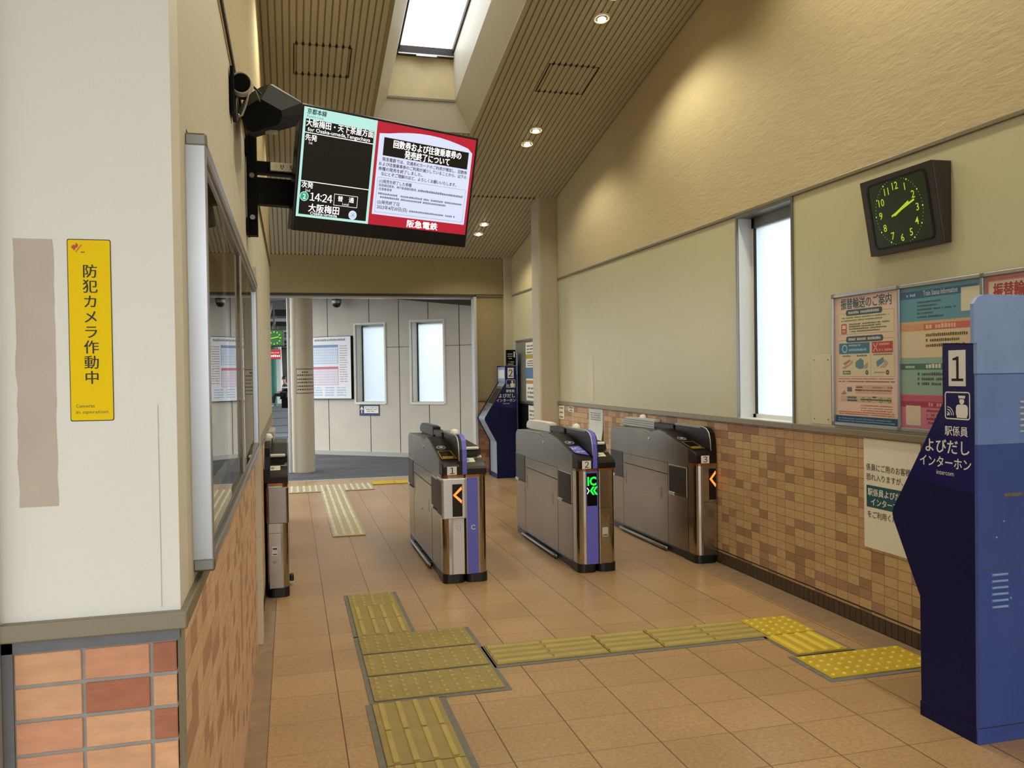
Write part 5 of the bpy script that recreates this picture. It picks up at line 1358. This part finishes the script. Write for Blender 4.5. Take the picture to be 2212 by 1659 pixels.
# ------------------------------------------------------------------ passage: timetable, sign, camera, column notice
tt = empty('timetable_board', (AX, AY, 1.02), 0, 'large white train timetable board on the far angled wall, partly behind the round column', 'timetable')
b = MB(Matrix.Translation(-Vector(tt.location)) @ MW); b.box((-0.55, -0.055, 1.02), (0.885, -0.001, 2.168), M_BLACKM); b.build('case', tt)
b = MB(Matrix.Translation(-Vector(tt.location)) @ MW); b.box((-0.54, -0.058, 1.03), (0.872, -0.054, 2.16), mat('timetable_white', '#dfe0e2', 0.3)); sheet_ = b.build('sheet', tt)
b = MB(Matrix.Translation(-Vector(tt.location)) @ MW); sh = Sheet(b, (-0.54, -0.0585, 1.03), (1, 0, 0), (0, 0, 1), 0.001)
sh.dashes(0.62, 1.36, 1.055, 0.040, ink('#7d7d80'), 1, 90)
def grid(u0, v0, u1, v1, head, cell, line):
    sh.rect(u0, v0, u1, v1, ink(cell), 1); sh.rect(u0, v1 - 0.045, u1, v1, ink(head), 2)
    n = int((u1 - u0) / 0.042); k_ = int((v1 - v0 - 0.045) / 0.047)
    for i in range(n): sh.rect(u0 + (u1 - u0) * i / n, v0, u0 + (u1 - u0) * i / n + 0.004, v1 - 0.045, ink(line), 2)
    for i in range(k_ + 1): sh.rect(u0, v0 + (v1 - 0.045 - v0) * i / k_, u1, v0 + (v1 - 0.045 - v0) * i / k_ + 0.005, ink(line), 2)
    sh.frame(u0, v0, u1, v1, 0.007, ink(head), 3)
grid(0.05, 0.64, 1.135, 0.985, '#6d8bae', '#d3dcea', '#a9b4c8'); grid(0.05, 0.25, 1.135, 0.585, '#c4687c', '#e0d6e0', '#b8a4b8')
for j in range(16): sh.dashes(1.17, 1.34, 0.95 - j * 0.043, 0.018, ink('#a59a98' if j % 3 else '#c08a80'), 1, 100 + j)
for k_ in range(5):
    for j in range(4): sh.dashes(0.06 + k_ * 0.26, 0.06 + k_ * 0.26 + 0.2, 0.19 - j * 0.045, 0.022, ink('#9fb8d4'), 1, 130 + k_ * 4 + j)
b.build('timetable_print', sheet_)
sg = empty('direction_sign', (AX + EX * 1.2, AY + EY * 1.2, 0.72), 0, 'small navy sign with a white up arrow below the far window', 'sign')
b = MB(Matrix.Translation(-Vector(sg.location)) @ MW); b.box((1.01, -0.012, 0.721), (1.43, -0.001, 0.935), mat('navy_sign', '#232a52', 0.4)); b.build('plate', sg)
b = MB(Matrix.Translation(-Vector(sg.location)) @ MW); sh = Sheet(b, (1.01, -0.0125, 0.721), (1, 0, 0), (0, 0, 1), 0.001)
sh.rect(0.10, 0.045, 0.405, 0.170, M_WHITE, 1)
for j in range(3): sh.dashes(0.12 + 0.02 * j, 0.39 - 0.02 * j, 0.135 - j * 0.033, 0.018, ink('#8a826c'), 2, 150 + j)
sh.rect(0.042, 0.04, 0.058, 0.14, M_WHITE, 1); sh.poly([(0.012, 0.11), (0.05, 0.165), (0.088, 0.11), (0.075, 0.102), (0.05, 0.138), (0.025, 0.102)], M_WHITE, 1); b.build('lettering', sg)
dc = empty('dome_camera', (0.83, 15.45, 2.825), 0, 'small dark dome security camera hanging from the passage ceiling', 'security camera')
b = MB(); b.cyl((0, 0, 0), (0, 0, 0.08), 0.05, M_ALUD, 16); b.lathe([(0.0, 0.0), (0.085, 0.0), (0.088, -0.03), (0.082, -0.075)], (0, 0, 0), M_ALUD, 24); b.build('housing', dc)
b = MB(); b.lathe([(0.076, -0.070), (0.076, -0.09), (0.066, -0.120), (0.045, -0.142), (0.02, -0.152), (0.0005, -0.154)], (0, 0, 0), M_GLASSB, 24); b.build('dome', dc)
# notice wrapped round the column
b = MB()
def cylp(a, z, r): return (0.178 + r * math.cos(math.radians(a)), 13.20 + r * math.sin(math.radians(a)), z)
def cyl_rect(a0, a1, z0, z1, r, m):
    n = max(1, int(abs(a1 - a0) / 6)); V = []
    for i in range(n + 1):
        a = a0 + (a1 - a0) * i / n; V += [cylp(a, z0, r), cylp(a, z1, r)]
    b.add(V, [(2 * i, 2 * i + 2, 2 * i + 3, 2 * i + 1) for i in range(n)], m)
cyl_rect(236, 340, 1.19, 1.565, 0.1685, mat('column_notice_paper', '#c2b59c', 0.5))
DR = ink('#4a2a20')
for z in (1.19, 1.553): cyl_rect(236, 340, z, z + 0.012, 0.1692, DR)
for a in (236, 338.5): cyl_rect(a, a + 2, 1.19, 1.565, 0.1692, DR)
rnd = random.Random(5)
for j, z in enumerate((1.50, 1.455, 1.395, 1.345, 1.29, 1.24)):
    a = 243 + (25 if j == 0 else 0)
    while a < (300 if j == 0 else 330):
        w_ = rnd.uniform(5, 9); cyl_rect(a, a + w_, z, z + 0.022, 0.1692, DR); a += w_ + 3.5
tag(b.build('column_notice'), 'small bordered notice wrapped round the round column', 'notice')

# ------------------------------------------------------------------ tactile paving
def tile_mesh(kind, base, top):
    """kind: bars or dots, 'one' square or 'two' = a double sheet (bars: long way; dots: wide way)"""
    b = MB(); k_, size = kind
    hx = 0.301 if (k_, size) == ('dots', 'two') else 0.149; hy = 0.301 if (k_, size) == ('bars', 'two') else 0.149
    b.box((-hx, -hy, 0.0), (hx, hy, 0.007), base, 0.0015, 1)
    if k_ == 'bars':
        for i in range(4):
            x = -0.1125 + 0.075 * i
            for cy in ((0.0,) if size == 'one' else (-0.150, 0.150)):
                b.prism([(x - 0.016, 0.006), (x + 0.016, 0.006), (x + 0.010, 0.0125), (x - 0.010, 0.0125)], 1, cy - 0.142, cy + 0.142, top)
    else:
        n = 5 if size == 'one' else 10
        for i in range(n):
            for j in range(5):
                b.lathe([(0.0125, 0.0065), (0.0105, 0.0110), (0.0065, 0.0125), (0.0003, 0.0127)], (-hx + 0.029 + 0.0603 * i, -0.12 + 0.06 * j, 0), top, 8)
    return b
PROTO = {}
def tactile(kind, tone, x, y, rot, label, group, size='one'):
    base, top = {'old': (M_YELT, M_YELD), 'new': (M_YELN, M_YELNB), 'pale': (mat('glare_pale_tactile', '#b9ad88', 0.5, var=0.06, vscale=8), mat('glare_pale_tactile_bar', '#d8cfae', 0.45, var=0.06, vscale=10))}[tone]  # pale tone: outside light reflected off these tiles is put into the colour
    key = (kind, size, tone)
    if key not in PROTO:
        o = tile_mesh((kind, size), base, top).build('tactile_tile'); PROTO[key] = o
    else:
        o = PROTO[key].copy(); COL.objects.link(o)
    o.location = (x, y, 0.003); o.rotation_euler[2] = rot
    tag(o, label, 'tactile tile', group); return o
ORD = ['first', 'second', 'third', 'fourth', 'fifth', 'sixth', 'seventh', 'eighth', 'ninth', 'tenth', 'eleventh']
bed = MB()
def bedrect(x0, y0, x1, y1): bed.box((x0, y0, -0.002), (x1, y1, 0.0035), M_MORT)
G_ = 'tactile strip from the entrance to the gates'
tactile('dots', 'old', 0.487, 5.475, 0, 'dotted yellow tactile tile ending the strip just before the gate row', G_)
tactile('bars', 'old', 0.487, 5.020, 0, 'long ribbed yellow tactile tile between the dotted end tile and the wide dotted block', G_, 'two')
for j in range(3): tactile('dots', 'old', 0.638, 4.565 - j * 0.326, 0, 'wide dotted yellow tactile tile of the block, %s counted from the gates' % ORD[j], G_, 'two')
tactile('bars', 'old', 0.472, 3.425, 0, 'long ribbed yellow tactile tile touching the entrance side of the dotted block', G_, 'two')
tactile('bars', 'old', 0.472, 2.815, 0, 'long ribbed yellow tactile tile at the entrance end of the strip', G_, 'two')
bedrect(0.315, 4.72, 0.66, 5.645); bedrect(0.315, 3.735, 0.965, 4.735); bedrect(0.295, 2.2, 0.652, 3.74)
G_ = 'tactile strip from the dotted block to the kiosk'
tactile('bars', 'old', 1.272, 4.21, PI / 2, 'long ribbed yellow tile of the crossing strip, touching the dotted block', G_, 'two')
tactile('bars', 'old', 1.727, 4.21, PI / 2, 'short ribbed yellow tile in the middle of the crossing strip', G_)
tactile('bars', 'old', 2.184, 4.21, PI / 2, 'long ribbed yellow tile of the crossing strip, next to the bright corner tile', G_, 'two')
bedrect(0.955, 4.03, 2.5, 4.365)
tactile('dots', 'new', 2.640, 4.215, 0, 'bright yellow dotted tile at the corner where the crossing strip turns', G_)
tactile('bars', 'new', 2.622, 3.905, 0, 'bright yellow ribbed tile between the corner tile and the kiosk pad', G_)
tactile('dots', 'new', 2.735, 3.57, 0, 'wide bright yellow dotted tile beside the tall blue kiosk', G_, 'two')
bedrect(2.46, 3.73, 2.80, 4.38); bedrect(2.41, 3.39, 3.05, 3.745)
G_ = 'pale tactile strip beyond the gates'
for i in range(10): tactile('bars', 'pale', 0.494, 7.875 + i * 0.303, 0, 'pale ribbed tile of the stem beyond the gates, %s from the gates' % ORD[i], G_)
for j in range(2):
    for i in range(4): tactile('bars', 'pale', -0.04 + i * 0.303, 10.905 + j * 0.303, 0, 'pale ribbed tile of the doorway cross bar, %s from the ticket-office side, %s row' % (ORD[i], ('nearer', 'farther')[j]), G_)
for i in range(3): tactile('bars', 'new', 1.185 + i * 0.303, 11.36, PI / 2, 'yellow ribbed tile near the doorway continuing the pale bar, %s of three' % ORD[i], G_)
o = struct(bed.build('floor_mortar_bed'))

# ------------------------------------------------------------------ recessed ceiling lamps
NRM = Vector((0, 0.2018, 1)).normalized()
def downlight(x, y, label):
    d = empty('downlight', (x, y, zc(y) - 0.014), 0, label, 'ceiling lamp', 'recessed ceiling lamps')
    d.rotation_euler[0] = math.atan(-0.2018)
    b = MB(); b.lathe([(0.050, -0.001), (0.052, -0.006), (0.064, -0.007), (0.068, 0.0), (0.068, 0.006)], (0, 0, 0), M_WHITE, 28); b.build('rim', d)
    b = MB(); b.lathe([(0.050, -0.004), (0.047, 0.006), (0.030, 0.010)], (0, 0, 0), mat('lamp_reflector', '#e8d9b0', 0.12, metal=1.0), 28); b.build('reflector', d)
    b = MB(); b.lathe([(0.032, -0.012), (0.027, -0.022), (0.016, -0.029), (0.0004, -0.031)], (0, 0, 0.006), glow('lamp_glow', '#fff0cc', 22.0), 20); b.lathe([(0.032, -0.012), (0.032, 0.004)], (0, 0, 0.006), M_WHITE, 20); b.build('bulb', d)
    l_ = bpy.data.lights.new('downlight_beam', 'SPOT'); l_.energy = DOWNLIGHT_W * (0.6 if y > 7 else 1.0 if y > 4.5 else 1.55); l_.color = DOWNLIGHT_COL; l_.spot_size = math.radians(138); l_.spot_blend = 0.5; l_.shadow_soft_size = 0.03
    lo = bpy.data.objects.new('downlight_beam', l_); COL.objects.link(lo); lo.parent = d; lo.location = (0, 0, -0.065)
    lo.rotation_euler[0] = -d.rotation_euler[0]
    return d
downlight(2.41, 6.22, 'round recessed lamp high on the slope above the tall window')
downlight(2.40, 8.03, 'recessed lamp, upper of the pair midway down the sloping ceiling')
downlight(2.39, 8.32, 'recessed lamp, lower of the pair midway down the sloping ceiling')
downlight(2.43, 10.50, 'recessed lamp, upper of the pair low on the slope beside the monitor')
downlight(2.43, 10.84, 'recessed lamp, lower of the pair low on the slope beside the monitor')
downlight(0.31, 6.22, 'recessed lamp high on the slope above the equipment box side')
for y in (8.03, 10.5): downlight(0.31, y, 'recessed lamp on the ticket-office side, hidden behind the departure screen')
for y in (5.93, 3.9, 3.6, 2.1, 1.8, 0.3, 0.0):  # unseen lamps added to brighten the entrance end
    downlight(2.41, y, 'unseen recessed lamp added over the entrance end of the hall, above the poster wall')
for y in (5.93, 3.9):  # more unseen lamps, added for light on the office side
    downlight(0.31, y, 'unseen recessed lamp added over the entrance end of the hall, ticket-office side')

# ------------------------------------------------------------------ platform seen through the gap
b = MB(); b.box((-9, 18.5, 3.75), (4, 70, 3.9), M_CANOPY)
for y in range(20, 70, 3): b.box((-9, y, 3.45), (4, y + 0.18, 3.76), M_DARKB if y % 2 else M_CANOPY)
struct(b.build('roof_canopy'))
b = MB()
for y in (24, 30, 36):
    b.tube([(-0.2 + 2.2 * math.cos(a), y, 2.55 + 1.15 * math.sin(a)) for a in [PI * i / 20 for i in range(21)]], 0.07, M_DARKB if y == 24 else M_LGREY, 8)
    b.tube([(-2.4, y, 3.0), (2.0, y, 3.0)], 0.05, M_LGREY, 8)
    for x in (-1.5, -0.55, 0.2, 1.2): b.tube([(x, y, 3.0), (x + 0.1, y, 3.5)], 0.04, M_LGREY, 6)
struct(b.build('beam_arches'))
b = MB(); b.box((-14, 66, 0), (8, 66.3, 4.2), mat('far_station_wall', '#6f6a60', 0.8, var=0.25, vscale=0.6)); b.box((-2.5, 65.8, 1.0), (-0.9, 66.0, 2.4), M_WHITE); b.box((0.0, 65.8, 1.2), (1.0, 66.0, 1.9), mat('far_poster', '#d8b878', 0.6)); struct(b.build('wall_far'))
pc = empty('platform_clock', (-0.34, 20.0, 2.13), 0, 'square green lit clock hanging over the far platform', 'clock')
b = MB(rel(pc)); b.box((-0.56, 20.0, 2.13), (-0.125, 20.12, 2.53), M_CLOCKB, 0.02); b.build('case', pc)
b = MB(rel(pc)); sh = Sheet(b, (-0.56, 19.999, 2.13), (1, 0, 0), (0, 0, 1), 0.003)
sh.rect(0.03, 0.03, 0.405, 0.37, glow('clock_green_glow', '#1f6a24', 0.6), 1)
for i in range(12): a = math.radians(30 * i); sh.bar((0.218 + 0.12 * math.cos(a), 0.2 + 0.12 * math.sin(a)), (0.218 + 0.155 * math.cos(a), 0.2 + 0.155 * math.sin(a)), 0.022, M_CLOCKG, 2)
sh.bar((0.12, 0.18), (0.32, 0.225), 0.02, M_CLOCKG, 3); b.build('dial', pc)
b = MB(rel(pc)); b.cyl((-0.34, 20.06, 2.53), (-0.34, 20.06, 3.75), 0.02, M_DARKB, 8); b.build('hanger', pc)
rs = empty('hanging_sign', (-0.4, 20.0, 1.84), 0, 'red lit sign hung just below the green platform clock', 'sign')
b = MB(rel(rs)); b.box((-0.62, 20.0, 1.845), (-0.20, 20.10, 2.07), glow('red_sign_glow', '#b8242c', 0.55), 0.01); b.build('case', rs)
b = MB(rel(rs)); b.cyl((-0.50, 20.05, 2.07), (-0.50, 20.05, 2.14), 0.012, M_DARKB, 8); b.cyl((-0.28, 20.05, 2.07), (-0.28, 20.05, 2.14), 0.012, M_DARKB, 8); b.build('hanger', rs)
b = MB(rel(rs)); sh = Sheet(b, (-0.62, 19.999, 1.845), (1, 0, 0), (0, 0, 1), 0.003); sh.dashes(0.2, 0.40, 0.05, 0.05, M_WHITE, 1, 160); sh.dashes(0.16, 0.40, 0.13, 0.03, ink('#e09a94'), 1, 161); b.build('lettering', rs)
b = MB(); b.cyl((-0.80, 42, 0), (-0.80, 42, 3.76), 0.19, M_TEAL, 20); struct(b.build('column_teal'))
b = MB(); b.cyl((-0.52, 46, 0), (-0.62, 46, 3.76), 0.17, M_WHITE, 16); struct(b.build('column_white'))
bn = empty('platform_bench', (0.05, 40.0, 0), 0, 'dark bench on the far platform under a seated person', 'bench')
b = MB(rel(bn)); b.box((-0.46, 39.2, 0.40), (0.0, 41.5, 0.45), M_BLACKM, 0.01); b.build('seat', bn)
b = MB(rel(bn)); b.box((-0.02, 39.2, 0.5), (0.03, 41.5, 0.88), M_BLACKM, 0.01); b.build('backrest', bn)
for y in (39.3, 41.3):
    b = MB(rel(bn)); b.box((-0.40, y, 0), (0.0, y + 0.06, 0.41), M_BLACKM, 0.01); b.build('leg', bn)

# seated person: one skinned body, clothes as children
def skinned(name, verts, edges, root, m, parent, sub=1):
    me = bpy.data.meshes.new(name); me.from_pydata([v[0] for v in verts], edges, [])
    o = bpy.data.objects.new(name, me); COL.objects.link(o)
    sk = o.modifiers.new('skin', 'SKIN'); ss = o.modifiers.new('sub', 'SUBSURF'); ss.levels = sub; ss.render_levels = sub
    for i, v in enumerate(verts):
        d = me.skin_vertices[0].data[i]; r = v[1] if isinstance(v[1], tuple) else (v[1], v[1]); d.radius = r; d.use_root = (i == root)
    dg = bpy.context.evaluated_depsgraph_get(); dg.update()
    nm = bpy.data.meshes.new_from_object(o.evaluated_get(dg))
    bpy.data.objects.remove(o); bpy.data.meshes.remove(me)
    nm.materials.clear(); nm.materials.append(m)
    for p_ in nm.polygons: p_.use_smooth = True
    q = bpy.data.objects.new(name, nm); COL.objects.link(q); q.parent = parent
    return q
pe = empty('person', (-0.24, 40.0, 0.05), 0, 'person in a black and white top and dark trousers seated on the platform bench', 'person')
SKIN = mat('skin', '#c99a80', 0.5); HAIR = mat('dark_hair', '#1a1412', 0.5); TROU = mat('dark_trousers', '#191a20', 0.8)
V = [((0, 0, 0.53), (0.15, 0.11)), ((0, 0, 0.72), (0.13, 0.10)), ((0.01, 0, 0.92), (0.15, 0.11)), ((0.0, 0, 1.04), (0.12, 0.08)), ((-0.02, 0, 1.13), 0.05), ((-0.04, 0, 1.19), (0.065, 0.075)), ((-0.05, 0, 1.30), (0.07, 0.085)), ((-0.045, 0, 1.36), 0.045)]
E_ = [(i, i + 1) for i in range(7)]
for s in (-1, 1):
    b0 = len(V)
    V += [((-0.04, s * 0.09, 0.52), 0.085), ((-0.24, s * 0.10, 0.53), 0.075), ((-0.45, s * 0.10 - (0.10 if s > 0 else 0), 0.53), 0.06), ((-0.50 - (0.10 if s > 0 else 0), s * 0.10, 0.30), 0.05), ((-0.52 - (0.13 if s > 0 else 0), s * 0.10, 0.09), 0.038), ((-0.66 - (0.1 if s > 0 else 0), s * 0.10, 0.045), (0.04, 0.028))]
    E_ += [(0, b0)] + [(b0 + i, b0 + i + 1) for i in range(5)]
    b1 = len(V)
    V += [((0.0, s * 0.17, 1.01), 0.055), ((0.0, s * 0.21, 0.85), 0.042), ((-0.04, s * 0.22, 0.74), 0.038), ((-0.20, s * 0.17, 0.68), 0.032), ((-0.29, s * 0.13, 0.66), 0.026), ((-0.34, s * 0.12, 0.655), (0.034, 0.016))]
    E_ += [(3, b1)] + [(b1 + i, b1 + i + 1) for i in range(5)]
    for f_ in range(4):
        c0 = len(V); yy = s * 0.12 + (f_ - 1.5) * 0.019
        V += [((-0.385 - (0.006 if f_ in (1, 2) else 0), yy, 0.65), 0.009), ((-0.42 - (0.010 if f_ in (1, 2) else 0), yy, 0.632), 0.008)]
        E_ += [(b1 + 5, c0), (c0, c0 + 1)]
    c0 = len(V); V += [((-0.325, s * 0.12 - s * 0.045, 0.648), 0.010), ((-0.355, s * 0.12 - s * 0.055, 0.64), 0.009)]; E_ += [(b1 + 4, c0), (c0, c0 + 1)]
skinned('body', V, E_, 0, SKIN, pe)
S1 = [((0, 0, 0.56), (0.175, 0.135)), ((0, 0, 0.72), (0.155, 0.125)), ((0.01, 0, 0.92), (0.175, 0.135)), ((0.0, 0, 1.035), (0.13, 0.10))]
e1 = [(0, 1), (1, 2), (2, 3)]
for s in (-1, 1):
    k_ = len(S1); S1 += [((0.0, s * 0.17, 1.005), 0.070), ((0.0, s * 0.21, 0.85), 0.058), ((-0.04, s * 0.22, 0.745), 0.052), ((-0.15, s * 0.19, 0.70), 0.046)]; e1 += [(3, k_), (k_, k_ + 1), (k_ + 1, k_ + 2), (k_ + 2, k_ + 3)]
k = NT('striped_top'); px_ = k.n('ShaderNodeSeparateXYZ'); k.l(k.pos(), px_.inputs[0])
k.l(k.ramp(k.math('FRACT', k.math('MULTIPLY', px_.outputs[2], 4.2)), [(0.0, lin('#15151a')), (0.72, lin('#d8d8d6'))], True), k.b.inputs['Base Color'])
skinned('top', S1, e1, 0, k.m, pe)
T1 = [((0, 0, 0.54), (0.175, 0.13))]; e1 = []
for s in (-1, 1):
    k_ = len(T1); T1 += [((-0.05, s * 0.09, 0.53), 0.098), ((-0.24, s * 0.10, 0.535), 0.088), ((-0.45, s * 0.10 - (0.10 if s > 0 else 0), 0.535), 0.074), ((-0.50 - (0.10 if s > 0 else 0), s * 0.10, 0.30), 0.064), ((-0.52 - (0.12 if s > 0 else 0), s * 0.10, 0.14), 0.055)]; e1 += [(0, k_)] + [(k_ + i, k_ + i + 1) for i in range(4)]
skinned('trousers', T1, e1, 0, TROU, pe)
for s in (-1, 1):
    skinned('shoe', [((-0.50 - (0.13 if s > 0 else 0), s * 0.10, 0.05), (0.05, 0.045)), ((-0.60 - (0.12 if s > 0 else 0), s * 0.10, 0.045), (0.05, 0.04)), ((-0.70 - (0.1 if s > 0 else 0), s * 0.10, 0.04), (0.045, 0.033))], [(0, 1), (1, 2)], 0, M_WHITE, pe)
b = MB(); b.lathe([(0.088, -0.03), (0.095, 0.02), (0.088, 0.07), (0.06, 0.105), (0.0005, 0.118)], (-0.035, 0, 1.28), HAIR, 20); b.build('hair', pe)
b = MB(); b.lathe([(0.012, 0), (0.007, 0.02), (0.0005, 0.024)], (-0.125, 0, 1.265), SKIN, 10, (-1, 0, 0)); b.build('nose', pe)
for s in (-1, 1):
    b = MB(); b.lathe([(0.009, 0), (0.006, 0.005), (0.0005, 0.006)], (-0.128, s * 0.03, 1.295), M_INK, 8, (-1, 0, 0)); b.build('eye', pe)
b = MB(); b.box((-0.124, -0.024, 1.228), (-0.115, 0.024, 1.234), mat('lips', '#8d4a44', 0.5)); b.build('mouth', pe)
